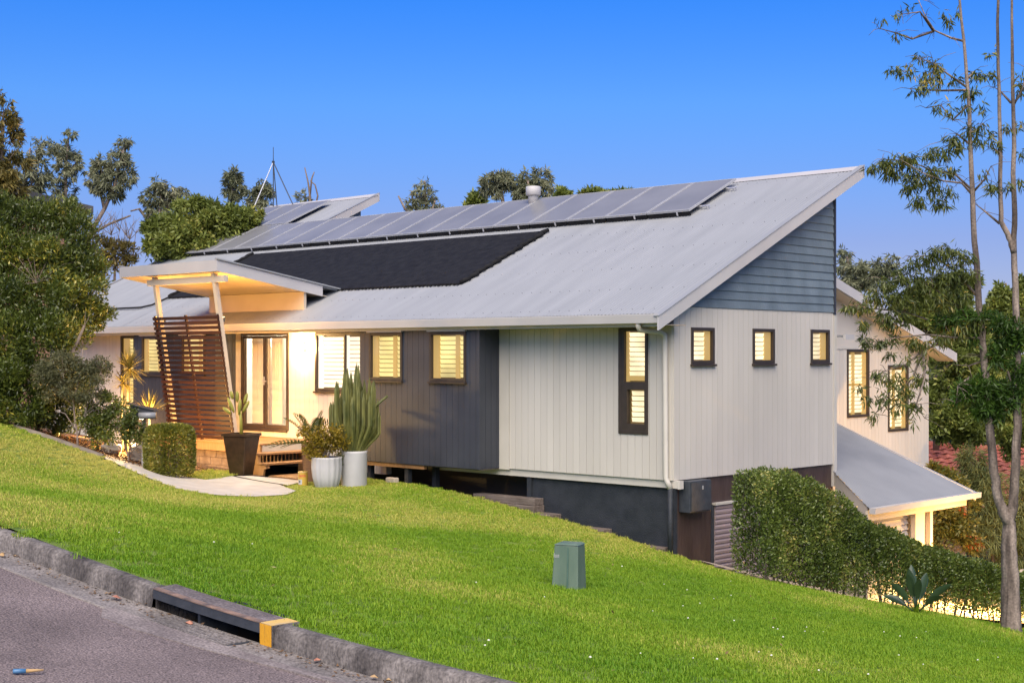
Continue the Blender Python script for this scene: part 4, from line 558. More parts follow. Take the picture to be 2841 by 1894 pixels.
wr = MB().hexa([(x, y, z-.03) for x, y, z in V3], V3).build('rear_roof', M['roof_low'], house)
MB().prism([(XW+.42, 7.6, wz(7.6)-.2), (XW+.42, 13.3, wz(13.3)-.2), (XW+.42, 13.3, wz(13.3)+.01), (XW+.42, 7.6, wz(7.6)+.01)], (.03, 0, 0)).build('barge_board', M['gutter'], wr)
MB().prism([(XW+.02, 7.6, wz(7.6)-.21), (XW+.02, 13.2, wz(13.2)-.21), (XW+.02, 13.2, wz(13.2)-.2), (XW+.02, 7.6, wz(7.6)-.2)], (.395, 0, 0)).build('soffit', M['porch_white'], wr)
box('flashing_roof', M['roof_low'], house, -.55, .16, 5.05, 5.35, 2.38, 2.42); box('gutter', M['gutter'], house, .161, .22, 5.05, 5.36, 2.33, 2.43)
def lz(x): return -.655-(x-1.3)*.404
xs = np.arange(3.95, 8.05, .076/6); us = np.r_[-1.95, -.9, 0, np.linspace(.06, 1.34, 24)]; Yg, Xg = np.meshgrid(xs, us); Zg = lz(Xg)+.0085*np.sin(2*np.pi*Yg/.076); n = len(xs)
i_ = np.arange((len(us)-1)*n).reshape(len(us)-1, n)[:, :-1].ravel(); i_ = i_[Yg.ravel()[i_] > 4.97-.74*np.clip(Xg.ravel()[i_+n], 0, 2)]
lt = np_mesh('lean_to_roof', np.c_[Xg.ravel(), Yg.ravel(), Zg.ravel()], np.c_[i_, i_+n, i_+n+1, i_+1], M['roof_low'], house, True); lt['label'] = 'blue grey metal lean to roof behind the hedge'
MB().prism([(1.335, 3.95, lz(1.3)-.10), (1.45, 3.95, lz(1.3)-.10), (1.46, 3.95, lz(1.3)+.005), (1.335, 3.95, lz(1.3)+.005)], (0, 4.12, 0)).build('gutter', M['gutter'], lt)
box('fascia', M['porch_white'], lt, 1.25, 1.30, 3.97, 7.75, lz(1.3)-.24, lz(1.3)-.06)
MB().prism([(-1.95, 8.05, lz(-1.95)-.14), (1.34, 8.05, lz(1.34)-.14), (1.34, 8.05, lz(1.34)+.02), (-1.95, 8.05, lz(-1.95)+.02)], (0, .03, 0)).build('barge_board', M['gutter'], lt)
box('post', M['porch_white'], house, 1.12, 1.22, 6.42, 6.52, -3.2, lz(1.2)-.2); box('post', M['porch_white'], house, 1.12, 1.22, 5.85, 6.2, -3.2, lz(1.2)-.2)
lv = box('louvre_wall', M['cream_trim'], house, 1.0, 1.04, 4.27, 5.84, -3.2, lz(1.04)-.2); lv['label'] = 'cream louvred wall under the lean to'
for i in range(22): MB().prism([(1.041, 4.30, -3.1+i*.105), (1.09, 4.30, -3.1+i*.105), (1.041, 4.30, -3.1+i*.105+.095)], (0, 1.52, 0)).build('slat', M['cream_trim'], lv)
box('wall', M['cream_trim'], house, -1.9, 1.0, 6.56, 6.62, -3.2, lz(1.0)-.3)
MB().prism([(.04, 4.97, -3.2), (1.2, 4.1, -3.2), (1.2, 4.1, lz(1.2)-.05), (.04, 4.97, lz(.04)-.05)], (.01, .018, 0)).build('wall', M['cream_trim'], house)  # added end panel behind the hedge, keeps lean-to lamp light off the side wall
fl = MB().tube([(1.88, 6.9, gz(1.88, 6.9)), (1.88, 6.9, gz(1.88, 6.9)+.35)], .05, k=12).build('driveway_light', M['steel_dark'], None, True); tag(fl, 'low bollard light on the driveway hidden behind the hedge', 'light')
MB().tube([(1.88, 6.9, gz(1.88, 6.9)+.351), (1.88, 6.9, gz(1.88, 6.9)+.42)], .048, k=12).build('lens', emit('lamp_disc', (1, .7, .35), 20.0), fl)
point('driveway_light_beam', (1.93, 6.92, gz(1.88, 6.9)+.55), LEAN_W, (1.0, .56, .16), .08)
# ================================================================= GROUND
def sheet(name, boundary, m, lift=0.0, step=.35, zf=None, seed=0):
    """triangulated sheet inside a plan polygon, following the terrain"""
    b = []
    for (x0, y0), (x1, y1) in zip(boundary, boundary[1:]+boundary[:1]):
        n = max(1, int(math.hypot(x1-x0, y1-y0)/step))
        b += [(x0+(x1-x0)*i/n, y0+(y1-y0)*i/n) for i in range(n)]
    xs = np.array(b); x = np.arange(xs[:,0].min(), xs[:,0].max(), step); y = np.arange(xs[:,1].min(), xs[:,1].max(), step)
    g = np.stack(np.meshgrid(x, y), -1).reshape(-1, 2)
    B = np.array(boundary); px, py = g[:,0], g[:,1]; ins = np.zeros(len(g), bool)
    for (x0, y0), (x1, y1) in zip(B, np.roll(B, -1, 0)):
        c = ((y0 > py) != (y1 > py)) & (px < (x1-x0)*(py-y0)/(y1-y0+1e-12)+x0); ins ^= c
    d = np.min(((g[:,None]-xs[None])**2).sum(-1), 1); g = g[ins & (d > (step*.5)**2)]
    pts = [Vector(p) for p in b]+[Vector(p) for p in g]; nb = len(b)
    r = delaunay_2d_cdt(pts, [(i, (i+1) % nb) for i in range(nb)], [], 1, 1e-5)
    co = np.array([(p.x, p.y) for p in r[0]]); z = (gzv(co) if zf is None else np.array([zf(*p) for p in co]))+lift
    o = MB(); o.v = [(float(a), float(b_), float(c)) for (a, b_), c in zip(co, z)]; o.f = [tuple(f) for f in r[2]]
    return o.build(name, m, None, True)
GROUND = mat('ground_soil', (.045,.055,.02), (.09,.085,.035), 1.5, .95, .6, 20)
def zground(x, y):
    z = gzv(np.c_[x, y])-.09; yk = np.interp(x, KX, KY); zk = np.interp(x, KX, KZ)
    z = np.where(y < yk+1.0, np.minimum(z, zk-.45), z)
    r = np.hypot(x, y); t = np.clip((r-24)/30, 0, 1); t = t*t*(3-2*t); far = -4.0-.004*np.clip(r-40, 0, 400)
    return z*(1-t)+far*t
ax = np.r_[-900, -500, -260, -150, -100, -75, np.arange(-60, 60.1, 1.5), 75, 100, 150, 260, 500, 900]
Xg, Yg = np.meshgrid(ax, ax); n = len(ax); i_ = np.arange((n-1)*n).reshape(n-1, n)[:, :-1].ravel()
structure(np_mesh('ground', np.c_[Xg.ravel(), Yg.ravel(), zground(Xg.ravel(), Yg.ravel())], np.c_[i_, i_+1, i_+n+1, i_+n], GROUND, None, True))

LB = [(float(x), kerb_at(x)[0]+(.11 if 4.61 < x < 6.07 else .01)) for x in sorted([*np.arange(-24, 17.1, 1.0), 4.60, 4.62, 6.06, 6.08])]+[(17, 6), (9, 7.5), (4.2, 7.3), (3.0, 5.2), (2.3, 3.0), (1.9, 1.2), (1.55, -.1), (1.0, -.22), (.2, -.06), (-.4, .02), (-3.0, .02), (-3.6, -.3), (-5.5, -.5), (-7.1, -.62), (-7.15, -1.5), (-6.95, -2.1), (-6.6, -2.75), (-5.75, -3.2), (-5.33, -3.72), (-5.42, -4.3), (-6.03, -4.82), (-6.6, -5.13), (-7.49, -5.16), (-8.61, -5.25), (-10, -5.75), (-12.5, -6.0), (-24, -6.3)]
LAWN = mat('lawn_thatch', (.08,.15,.012), (.17,.22,.03), 1.1, .95, .6, 50, detail=8)
lawn = structure(sheet('lawn', LB, LAWN)) 
# concrete path and garden
path = structure(empty('path', (-7, -4, -.3)))
for poly in ([(-8.7, -5.24), (-7.49, -5.14), (-6.6, -5.11), (-6.03, -4.80), (-5.44, -4.3), (-5.35, -3.74), (-5.8, -3.18), (-6.85, -2.74), (-8.32, -2.73), (-8.06, -3.5), (-8.7, -3.75), (-9.2, -4.1), (-9.5, -4.7)],
             [(-8.3, -2.66), (-6.87, -2.67), (-6.62, -2.72), (-6.98, -2.05), (-7.6, -2.1), (-8.2, -2.4)]):
    s_ = sheet('slab', poly, M['concrete'], .02, .25); s_.parent = path; s_.matrix_parent_inverse = path.matrix_basis.inverted(); 
    for e_ in ('kind',): pass
land = empty('timber_landing', (-7.6, -1.6, -.3)); tag(land, 'low timber plank landing at the foot of the entry steps', 'landing')
for i in range(7):
    x0 = -8.12+i*.148; MB().box(x0, x0+.138, -2.02+.0*i, -.75, gz(-7.6, -1.6)+.01, gz(-7.6, -1.6)+.045).build('plank', M['deck'], land)
MULCH = mat('mulch', (.06,.030,.014), (.17,.085,.04), 14, .95, 1.0, 40, detail=10)
gb = structure(sheet('garden_bed', [(-24, -6.25), (-12.5, -5.95), (-10, -5.7), (-8.75, -5.2), (-9.5, -4.6), (-9.2, -4.0), (-8.85, -3.75), (-9.2, -2.6), (-8.9, -1.8), (-12.7, -1.6), (-15.3, -.5), (-24, -.1)], MULCH, .015))
eg = MB(); ep = [(-8.62, -5.27), (-9.3, -5.5), (-10, -5.74), (-11.2, -5.9), (-12.5, -6.0), (-16, -6.1), (-24, -6.3)]
eg.tube([(x, y, gz(x, y)+.035) for x, y in ep], .055, k=6); structure(eg.build('garden_edging', mat('edging_stone', (.13,.105,.08), (.24,.20,.16), 4, .9, .5), None))
structure(sheet('driveway', [(.08, .6), (.9, .7), (1.35, 2.0), (1.75, 3.2), (2.3, 5.0), (3.2, 7.4), (9, 8.5), (12, 14), (0, 14), (-.4, 9.9), (.05, 5.2)], mat('driveway_concrete', (.45,.36,.26), (.55,.46,.36), 3, .85, .2), .012))

# road, channel and kerb
xs = np.arange(-45, 28.1, .25); ky = np.array([kerb_at(x) for x in xs])
def strip(name, prof, m, skip=None, x=None, kk=None):
    """prof: (offset towards the road, height) rows swept along the kerb line"""
    x = xs if x is None else x; kk = ky if kk is None else kk
    P = np.array(prof); nP = len(P); V = np.stack([np.repeat(x[:,None], nP, 1), kk[:,:1]-P[None,:,0], kk[:,1:]+P[None,:,1]], -1).reshape(-1, 3)
    ii = (np.arange(len(x)-1)[:,None]*nP+np.arange(nP-1)[None]).reshape(-1)
    Fq = np.c_[ii, ii+nP, ii+nP+1, ii+1]
    return np_mesh(name, V, Fq, m, None, True)
KP = [(-.02, -.30), (-.005, -.004), (.01, .006), (.075, .004), (.10, -.012), (.112, -.03), (.135, -.145), (.14, -.2)]
DX0, DX1 = 4.64, 6.06
xa = np.r_[xs[xs < DX0], DX0]; xb = np.r_[DX1, xs[xs > DX1]]
kerb = structure(empty('kerb', (5, -12.6, 0)))
for x_ in (xa, xb):
    o = strip('kerb_run', KP, M['kerb'], None, x_, np.array([kerb_at(x) for x in x_])); o.parent = kerb; o.matrix_parent_inverse = kerb.matrix_basis.inverted()
structure(strip('road_channel', [(.11, -.15), (.14, -.147), (.25, -.150), (.42, -.138), (.47, -.132), (.475, -.2)], M['channel']))
structure(strip('road', [(.46, -.139), (.6, -.132), (1.2, -.12), (2.2, -.10), (3.6, -.07), (5.5, -.05), (9, -.11), (13, -.2)], M['asphalt']))

# stormwater drain inlet
dr0 = empty('stormwater_drain', (5.3, -12.7, 0)); tag(dr0, 'kerb stormwater inlet with dark steel lintel, grate and yellow painted end', 'drain')
def kp(x, off, dz): y, z = kerb_at(x); return (x, y-off, z+dz)
def kbox(x0, x1, o0, o1, d0, d1, n=6):
    m = MB()
    for i in range(n):
        a, b = x0+(x1-x0)*i/n, x0+(x1-x0)*(i+1)/n
        m.hexa([kp(a, o0, d0), kp(b, o0, d0), kp(b, o1, d0), kp(a, o1, d0)], [kp(a, o0, d1), kp(b, o0, d1), kp(b, o1, d1), kp(a, o1, d1)])
    return m
kbox(DX0-.02, DX1-.137, -.10, .098, -.045, .004).build('lintel_slab', mat('drain_concrete', (.06,.050,.048), (.21,.18,.175), 3, .9, .6, 40, detail=9, speck=45, sk=(.6,1.4)), dr0)
kbox(DX0+.02, DX1-.14, .099, .135, -.070, .002).build('lintel_beam', M['steel_dark'], dr0)
kbox(DX0+.02, DX1-.14, .085, .14, .0022, .010).build('beam_edge', mat('worn_edge', (.30,.19,.13), (.07,.06,.055), 9, .7), dr0)
kbox(DX0, DX1, -.30, -.26, -.5, -.046).build('pit_wall', M['void'], dr0); kbox(DX0, DX0+.02, -.26, .10, -.5, -.046, 1).build('pit_wall', M['kerb'], dr0)
kbox(DX0+.5, DX0+.53, -.26, .08, -.4, -.046, 1).build('pit_divider', M['steel_dark'], dr0)
kbox(DX0, DX1, -.26, .12, -.42, -.40).build('pit_floor', M['void'], dr0)
kbox(DX1-.136, DX1+.0, -.10, .136, -.148, .004, 1).build('end_block', M['kerb'], dr0)
kbox(DX1-.135, DX1-.015, .1375, .1405, -.146, .004, 1).build('painted_face', M['yellow_paint'], dr0)
kbox(DX1-.135, DX1-.015, -.098, .134, .0045, .008, 1).build('painted_top', mat('faded_yellow', (.60,.40,.12), (.40,.33,.24), 9, .8, .2, contrast=(.45,.7)), dr0)
kbox(4.95, 5.85, .155, .40, -.149, -.1425, 3).build('grate_frame', M['steel_dark'], dr0)
for i in range(24): kbox(4.98+i*.036, 4.998+i*.036, .165, .39, -.142, -.130, 1).build('grate_bar', M['channel'], dr0)
am = MB()
for a, b, w0, w1 in ((4.55, 4.75, .50, .64), (4.75, 5.2, .64, .64), (5.2, 5.8, .64, .58), (5.8, 6.5, .58, .50), (6.5, 7.2, .50, .46)):
    am.hexa([kp(a, .40, -.137), kp(b, .40, -.137), kp(b, w1, -.137), kp(a, w0, -.137)], [kp(a, .40, -.130), kp(b, .40, -.130), kp(b, w1, -.126), kp(a, w0, -.126)])
am.build('apron', mat('apron_concrete', (.15,.125,.118), (.25,.215,.20), 2.5, .9, .4, 40, speck=50, sk=(.6,1.4)), dr0)

# grass blades
GR = leafmat('grass_blade', (.06,.205,.008), (.26,.39,.022), (.55,.50,.12), .35, .5, .30, .25)
# the lawn is drier and yellower towards the path, greener down the slope
_n = GR.node_tree; _sx = _n.nodes.new('ShaderNodeSeparateXYZ'); _ge = _n.nodes.new('ShaderNodeNewGeometry'); _ma = [n for n in _n.nodes if n.type == 'MATH' and n.operation == 'MULTIPLY_ADD']
_nz = [n for n in _n.nodes if n.type == 'TEX_NOISE'][0]; _n.links.new(_ge.outputs['Position'], _nz.inputs['Vector']); _n.links.new(_ge.outputs['Position'], _sx.inputs[0]); _nz.inputs['Detail'].default_value = 5
_b = [n for n in _ma if abs(n.inputs[1].default_value-1.3) < 1e-3][0]; _b.inputs[1].default_value = 1.6; _b.inputs[2].default_value = -.52
_g = _n.nodes.new('ShaderNodeMapRange'); _g.inputs[1].default_value = -8; _g.inputs[2].default_value = 6; _g.inputs[3].default_value = .50; _g.inputs[4].default_value = .0
_n.links.new(_sx.outputs['X'], _g.inputs[0]); _ad = _n.nodes.new('ShaderNodeMath'); _ad.operation = 'ADD'; _n.links.new(_b.outputs[0], _ad.inputs[0]); _n.links.new(_g.outputs[0], _ad.inputs[1])
_a = [n for n in _ma if n is not _b][0]; _n.links.new(_ad.outputs[0], _a.inputs[2]); _a.inputs[1].default_value = .5
def tuft(seed, n, rad, h):
    rg = np.random.default_rng(seed); a = rg.uniform(0, 2*np.pi, n); r = rad*np.sqrt(rg.uniform(0, 1, n)); base = np.c_[r*np.cos(a), r*np.sin(a), np.full(n, -.008)]
    ha = rg.uniform(0, 2*np.pi, n); hh = h*rg.uniform(.55, 1.2, n); lean = rg.uniform(.15, .95, n)*hh; d = np.c_[np.cos(ha), np.sin(ha), np.zeros(n)]; s = np.c_[-np.sin(ha), np.cos(ha), np.zeros(n)]*(.0028*rg.uniform(.7, 1.4, n))[:,None]
    mid = base+d*(lean*.4)[:,None]+np.c_[np.zeros((n, 2)), hh*.62]; tip = base+d*lean[:,None]+np.c_[np.zeros((n, 2)), hh]
    V = np.stack([base-s, base+s, mid+s*.8, mid-s*.8, tip], 1).reshape(-1, 3); k = np.arange(n)*5
    me = bpy.data.meshes.new('grass_tuft'); me.from_pydata(V.tolist(), [], [(i, i+1, i+2, i+3) for i in k.tolist()]+[(i+3, i+2, i+4) for i in k.tolist()]); me.materials.append(GR)
    return bpy.data.objects.new('grass_tuft', me)
def grass_on(o, dens, seed, tufts):
    g = o.copy(); g.data = o.data.copy(); g.name = 'grass'; COL.objects.link(g)
    for k_ in list(g.keys()): del g[k_]
    nt = bpy.data.node_groups.new('grass', 'GeometryNodeTree'); nt.interface.new_socket('Geometry', in_out='INPUT', socket_type='NodeSocketGeometry'); nt.interface.new_socket('Geometry', in_out='OUTPUT', socket_type='NodeSocketGeometry')
    N = nt.nodes; L = nt.links; gi = N.new('NodeGroupInput'); go = N.new('NodeGroupOutput'); j = N.new('GeometryNodeJoinGeometry')
    for i, t in enumerate(tufts):
        d = N.new('GeometryNodeDistributePointsOnFaces'); d.inputs['Density'].default_value = dens/len(tufts); d.inputs['Seed'].default_value = seed+i*7
        ip = N.new('GeometryNodeInstanceOnPoints'); oi = N.new('GeometryNodeObjectInfo'); oi.inputs[0].default_value = t
        rv = N.new('FunctionNodeRandomValue'); rv.data_type = 'FLOAT_VECTOR'; rv.inputs[0].default_value = (-.1, -.1, 0); rv.inputs[1].default_value = (.1, .1, 6.28)
        rs_ = N.new('FunctionNodeRandomValue'); rs_.inputs[2].default_value = .7; rs_.inputs[3].default_value = 1.25
        L.new(gi.outputs[0], d.inputs['Mesh']); L.new(d.outputs['Points'], ip.inputs['Points']); L.new(oi.outputs['Geometry'], ip.inputs['Instance']); L.new(rv.outputs[0], ip.inputs['Rotation']); L.new(rs_.outputs[1], ip.inputs['Scale']); L.new(ip.outputs[0], j.inputs[0])
    L.new(j.outputs[0], go.inputs[0]); md = g.modifiers.new('grass', 'NODES'); md.node_group = nt
    return stuff(g)
TUFTS = [tuft(i, 150, .13, .027+.004*(i % 2)) for i in range(4)]+[tuft(9, 50, .12, .045)]
gl = grass_on(lawn, 78, 1, TUFTS); tag(gl, 'short green lawn grass sloping from the kerb to the house', 'grass')
pg = sheet('ground_patch', [(-8.12, -3.48), (-8.72, -3.68), (-9.15, -2.7), (-8.95, -1.8), (-8.85, -2.1), (-8.3, -2.75)], LAWN, .01, .2); structure(pg); pg.name = 'verge'
g2 = grass_on(pg, 60, 5, [tuft(11, 150, .12, .05)]); tag(g2, 'small patch of yellowish grass beside the dark square planter', 'grass')

# ================================================================= PLANTS
def leaves(name, clumps, n, L, Wd, m, parent, seed=0, droop=.3, out=.5, up=0., shell=.45, puff=(7, .72, .42, .72), rnd=.55):
    rg = np.random.default_rng(seed); Cc = np.array([c[:5] for c in clumps], float)
    if len(clumps[0]) > 5: w = np.array([c[5] for c in clumps], float)
    else: w = Cc[:,3]**1.4*Cc[:,4]**.8
    w = w/w.sum(); k = rg.choice(len(Cc), n, p=w)
    d = rg.normal(size=(n, 3)); d /= np.linalg.norm(d, axis=1)[:,None]; r = rg.uniform(0, 1, n)**shell
    # break each clump into smaller puffs
    np_, pr, ps, pf = puff; pc = rg.normal(size=(len(Cc)*np_, 3)); pc /= np.linalg.norm(pc, axis=1)[:,None]; pc *= rg.uniform(.6, 1.25, (len(pc), 1)); pk = rg.integers(0, np_, n); use = rg.uniform(size=n) < pf
    dp = pc[k*np_+pk]*pr+d*(r*ps)[:,None]; dd = np.where(use[:,None], dp, d*r[:,None])
    P = Cc[k,:3]+dd*np.c_[Cc[k,3], Cc[k,3], Cc[k,4]]
    ax = dd*out+rg.normal(size=(n, 3))*rnd; ax[:,2] += up-droop; ax /= np.linalg.norm(ax, axis=1)[:,None]
    s = np.cross(ax, rg.normal(size=(n, 3))); s /= np.linalg.norm(s, axis=1)[:,None]
    nn = np.cross(ax, s); LL = (L*rg.uniform(.65, 1.35, n))[:,None]; WW = (Wd*rg.uniform(.7, 1.3, n))[:,None]
    V = np.stack([P, P+ax*LL*.42+s*WW*.5+nn*LL*.04, P+ax*LL-nn*LL*.06, P+ax*LL*.42-s*WW*.5+nn*LL*.04], 1).reshape(-1, 3)
    return np_mesh(name, V, np.arange(4*n).reshape(n, 4), m, parent)
def wood(name, trunks, r0, m, parent, clumps=(), seed=0, rt=.02, twigs=True):
    rd = random.Random(seed); mb = MB()
    for i, t in enumerate(trunks): mb.tube(t, r0*(1 if i == 0 else .55), r0*.28, k=7)
    allp = [Vector(p) for t in trunks for p in t]
    for c in clumps:
        cv = Vector(c[:3]); a = min(allp, key=lambda p: (p-cv).length+max(0, (p.z-cv.z))*1.5)
        mid = (a+cv)/2+Vector((rd.uniform(-.1, .1), rd.uniform(-.1, .1), rd.uniform(-.05, .15)))*(cv-a).length
        mb.tube([a, mid, cv], rt, rt*.4, k=5)
        for _ in range(3 if twigs else 0):
            e = cv+Vector((rd.uniform(-1, 1)*c[3], rd.uniform(-1, 1)*c[3], rd.uniform(-.6, .9)*c[4])); mb.tube([mid, (mid+e)/2+Vector((0, 0, .05*c[4])), e], rt*.45, rt*.2, k=4)
    return mb.build(name, m, parent, True)
LM = {}
LM['gum'] = leafmat('gum_leaf_grey', (0.0875,0.1063,0.0525), (0.225,0.2375,0.1375), (0.3375,0.325,0.2), .25, .55, .8)
LM['leafy'] = leafmat('leaf_olive', (0.065,0.0936,0.0182), (0.208,0.247,0.0455), (0.39,0.364,0.078), .3, .5, .9)
LM['bush'] = leafmat('bush_leaf', (.020,.038,.007), (.14,.175,.027), (.44,.38,.055), .3, .35, 1.1, .6)
LM['rust'] = leafmat('rusty_leaf', (0.052,0.0585,0.0156), (0.221,0.169,0.039), (0.416,0.208,0.039), .3, .5, .7)
LM['hedge'] = leafmat('hedge_leaf', (.026,.050,.009), (.19,.25,.045), (.45,.40,.11), .28, .35, 1.6, .6)
LM['near'] = leafmat('gum_leaf_near', (.03,.048,.011), (.14,.17,.035), (.42,.30,.05), .35, .4, 2., .5)
LM['bright'] = leafmat('bright_leaf', (.022,.048,.009), (.075,.15,.02), (.17,.27,.03), .4, .45, 1.5, .4)
LM['red'] = leafmat('red_shrub_leaf', (0.06,0.084,0.018), (0.24,0.192,0.036), (0.62,0.12,0.036), .35, .45, 1.5)
LM['weep'] = leafmat('weeping_leaf', (0.06,0.084,0.0264), (0.204,0.216,0.072), (0.312,0.276,0.108), .3, .6, .8)
LM['gold'] = leafmat('golden_leaf', (.10,.085,.01), (.34,.24,.02), (.50,.36,.06), .35, .45, 3.)
LM['yucca'] = leafmat('yucca_leaf', (.24,.19,.04), (.50,.38,.09), (.6,.5,.18), .3, .4, 3.)
for i, (kind, label, clumps, trunks, n_, lf) in enumerate(BACKTREES):
    b_ = Vector(trunks[0][0]); root = empty(kind, b_); tag(root, label, 'tree', 'trees behind the house')
    base = [(b_.x, b_.y, min(-1.0, b_.z-1))]+list(trunks[0]); tr_ = [base]+[list(t) for t in trunks[1:]]
    wood('trunk', tr_, .11 if kind != 'bare_tree' else .07, M['bark'] if kind == 'gum_tree' else M['twig'], root, clumps, i, .022)
    lm = LM['rust'] if i in (0,) else (LM['gum'] if kind in ('gum_tree', 'bare_tree') else LM['leafy'])
    leaves('crown', clumps, int(n_*(.58 if kind != 'leafy_tree' else 1)), lf, lf*(.24 if kind != 'leafy_tree' else .40), lm, root, 100+i, .75 if kind == 'gum_tree' else .1, .4, 0, .6, (14, 1.05, .30, .95) if kind != 'leafy_tree' else (10, .85, .36, .85))
rb = empty('bare_shrub', BAREBUSH[0][0]); tag(rb, 'twiggy half bare purple brown shrub between the big bush and the roof', 'shrub')
mbz = MB(); rd = random.Random(3)
for l in BAREBUSH:
    mbz.tube([(l[0][0], l[0][1], -.5)]+list(l), .035, .008, k=5)
    for _ in range(10):
        a = Vector(rd.choice(l[1:])); e = a+Vector((rd.uniform(-.5, .5), rd.uniform(-.5, .5), rd.uniform(.15, .8))); mbz.tube([a, (a+e)/2+Vector((rd.uniform(-.1, .1), 0, 0)), e], .012, .004, k=4)
mbz.build('stems', M['twig'], rb); leaves('foliage', BAREBUSHCL, 2200, .16, .05, LM['rust'], rb, 5, -.2)

def plant(kind, label, clumps, stems, r0, n, L, Wd, lm, seed, cat='shrub', group=None, droop=.2, up=0., sm=None, gbase=True):
    b_ = Vector(stems[0][0]) if stems else Vector(clumps[0][:3]); root = empty(kind, (b_.x, b_.y, gz(b_.x, b_.y))); tag(root, label, cat, group)
    tr_ = [[(s[0][0], s[0][1], min(s[0][2], gz(s[0][0], s[0][1])-.05))]+list(s) if i == 0 else list(s) for i, s in enumerate(stems)]
    wood('trunk' if cat == 'tree' else 'stem', tr_, r0, sm or M['twig'], root, clumps, seed, .006 if cat == 'tree' else .012, cat != 'tree')
    leaves('crown' if cat == 'tree' else 'foliage', clumps, n, L, Wd, lm, root, seed, droop, .5, up); return root
bx, by = BIGBUSH[12][0], BIGBUSH[12][1]
plant('big_bush', 'huge dense dark green bush with yellowish tips at the left edge', BIGBUSH, [[(bx+.3, by+.3, .3), (bx+.2, by+.3, 1.6), (bx+.3, by+.4, 3.4)], [(bx+.3, by+.3, .4), (bx-.8, by-.5, 2.4)], [(bx+.3, by+.3, .4), (bx+1.0, by+1.0, 2.6)]], .09, 95000, .085, .03, LM['bush'], 21, 'tree', None, .1, .6)
plant('open_shrub', 'open shrub with pale bare stems in front of the big bush', SHRUBA, SHRUBASTEM, .022, 9500, .06, .02, leafmat('open_leaf', (0.045,0.054,0.021), (0.15,0.15,0.0675), (0.255,0.225,0.105), .3, .5, 2.), 22, sm=mat('pale_stem', (.20,.15,.11), (.30,.24,.19), 10, .9))
plant('low_shrub', 'low dark leafy shrub beside the letterbox', SHRUBB, SHRUBBSTEM, .02, 7500, .06, .026, LM['bush'], 23)
plant('flowering_shrub', 'shrub with red and orange leaf tips below the red tiled roof', REDSHRUB, [[REDSHRUB[3][:3], REDSHRUB[2][:3], REDSHRUB[1][:3]]], .03, 9000, .11, .05, LM['red'], 24)
plant('weeping_shrub', 'soft weeping olive shrub between the lean to roof and the gum trunk', WEEP, [[WEEP[3][:3], WEEP[1][:3], WEEP[0][:3]], [WEEP[6][:3], WEEP[5][:3]]], .04, 16000, .22, .02, LM['weep'], 25, droop=.7)

# the near gum tree with three trunks
gt = empty('gum_tree', (5.11, 1.4, -1.95)); tag(gt, 'tall slender gum tree with forked trunks at the right edge of the lawn', 'tree')
def fine_path(p_, seed):
    pts = [Vector(p) for p in p_]; fine = []
    for i in range(len(pts)-1):
        for t in range(4): q = random.Random(seed+i*9+t); fine.append(pts[i].lerp(pts[i+1], t/4)+Vector((q.uniform(-.010, .010), q.uniform(-.010, .010), 0)))
    return fine+[pts[-1]]
T0, T1, T2, T3 = [t[0] for t in GUM['trunk']]
ztop = T0[-1][2]
def rad_at(p): 
    h = p.z+1.95
    return .150-.045*min(1, h/1.35) if h < 1.35 else (.105-.038*min(1, (h-1.35)/.5) if h < 1.85 else max(.014, .067-.0068*(h-1.85)))
for k_, path_ in enumerate((list(T0)+list(T1[1:]), [T0[-2], T0[-1]]+list(T2[1:]), list(T3))):
    fp = fine_path(path_, 50*k_); n_ = len(fp)-1
    MB().tube(fp, lambda t: (min(rad_at(fp[min(n_, int(round(t*n_)))]), .2 if k_ == 0 else .075) if k_ < 2 else max(.014, .045-.03*t)), k=12).build('trunk', M['bark'], gt, True)
rd = random.Random(8)
for p_ in GUM['branch']:
    brm = MB(); off = rd.uniform(-.35, .35); q = [Vector(p)+Vector((-.689, .725, 0))*off*(i/max(1, len(p_)-1)) for i, p in enumerate(p_)]
    brm.tube(q, .020, .005, k=5)
    for i in range(1, len(q)):
        for _ in range(3):
            e = q[i]+Vector((rd.uniform(-.3, .3), rd.uniform(-.3, .3), rd.uniform(-.22, .15))); brm.tube([q[i], (q[i]+e)/2+Vector((0, 0, .03)), e], .005, .0025, k=4)
    brm.build('branch', M['bark'], gt, True)
leaves('crown', GUM['leaf'], int(sum(c[5] for c in GUM['leaf'])*3.8), .12, .022, LM['near'], gt, 31, .85, .25, 0, .7, (6, .9, .5, .35), .5)
leaves('crown', GUM['green'], 7500, .11, .025, LM['bright'], gt, 32, .35, .5, .1, .7, (6, .9, .6, .5))

# hedge behind the lawn on the right
H = np.array(HEDGE); H[:,2] -= np.interp(np.arange(len(H)), [0, 3, 5, 11], [.03, .05, .15, .08]); hs = np.r_[0, np.cumsum(np.hypot(np.diff(H[:,0]), np.diff(H[:,1])))]; rg = np.random.default_rng(41)
n_ = 150000; s_ = rg.uniform(0, hs[-1], n_); hx, hy, ht, hb = [np.interp(s_, hs, H[:,i]) for i in range(4)]
tx, ty = np.gradient(H[:,0], hs), np.gradient(H[:,1], hs); tdx, tdy = np.interp(s_, hs, tx), np.interp(s_, hs, ty); nl = np.hypot(tdx, tdy); tdx /= nl; tdy /= nl
v = rg.uniform(0, 1, n_)**.8; s_ok = s_ > .16; keep = rg.uniform(size=n_) < np.where(s_ < 2.4, np.clip(.75+v, 0, 1), np.clip(.08+1.05*v, .03, 1))
keep &= s_ok
half = .40*np.clip(np.minimum(s_/.22, 1), .35, 1)**.5*np.where(v > .85, np.sqrt(np.clip(1-((v-.85)/.17)**2, .05, 1)), 1)
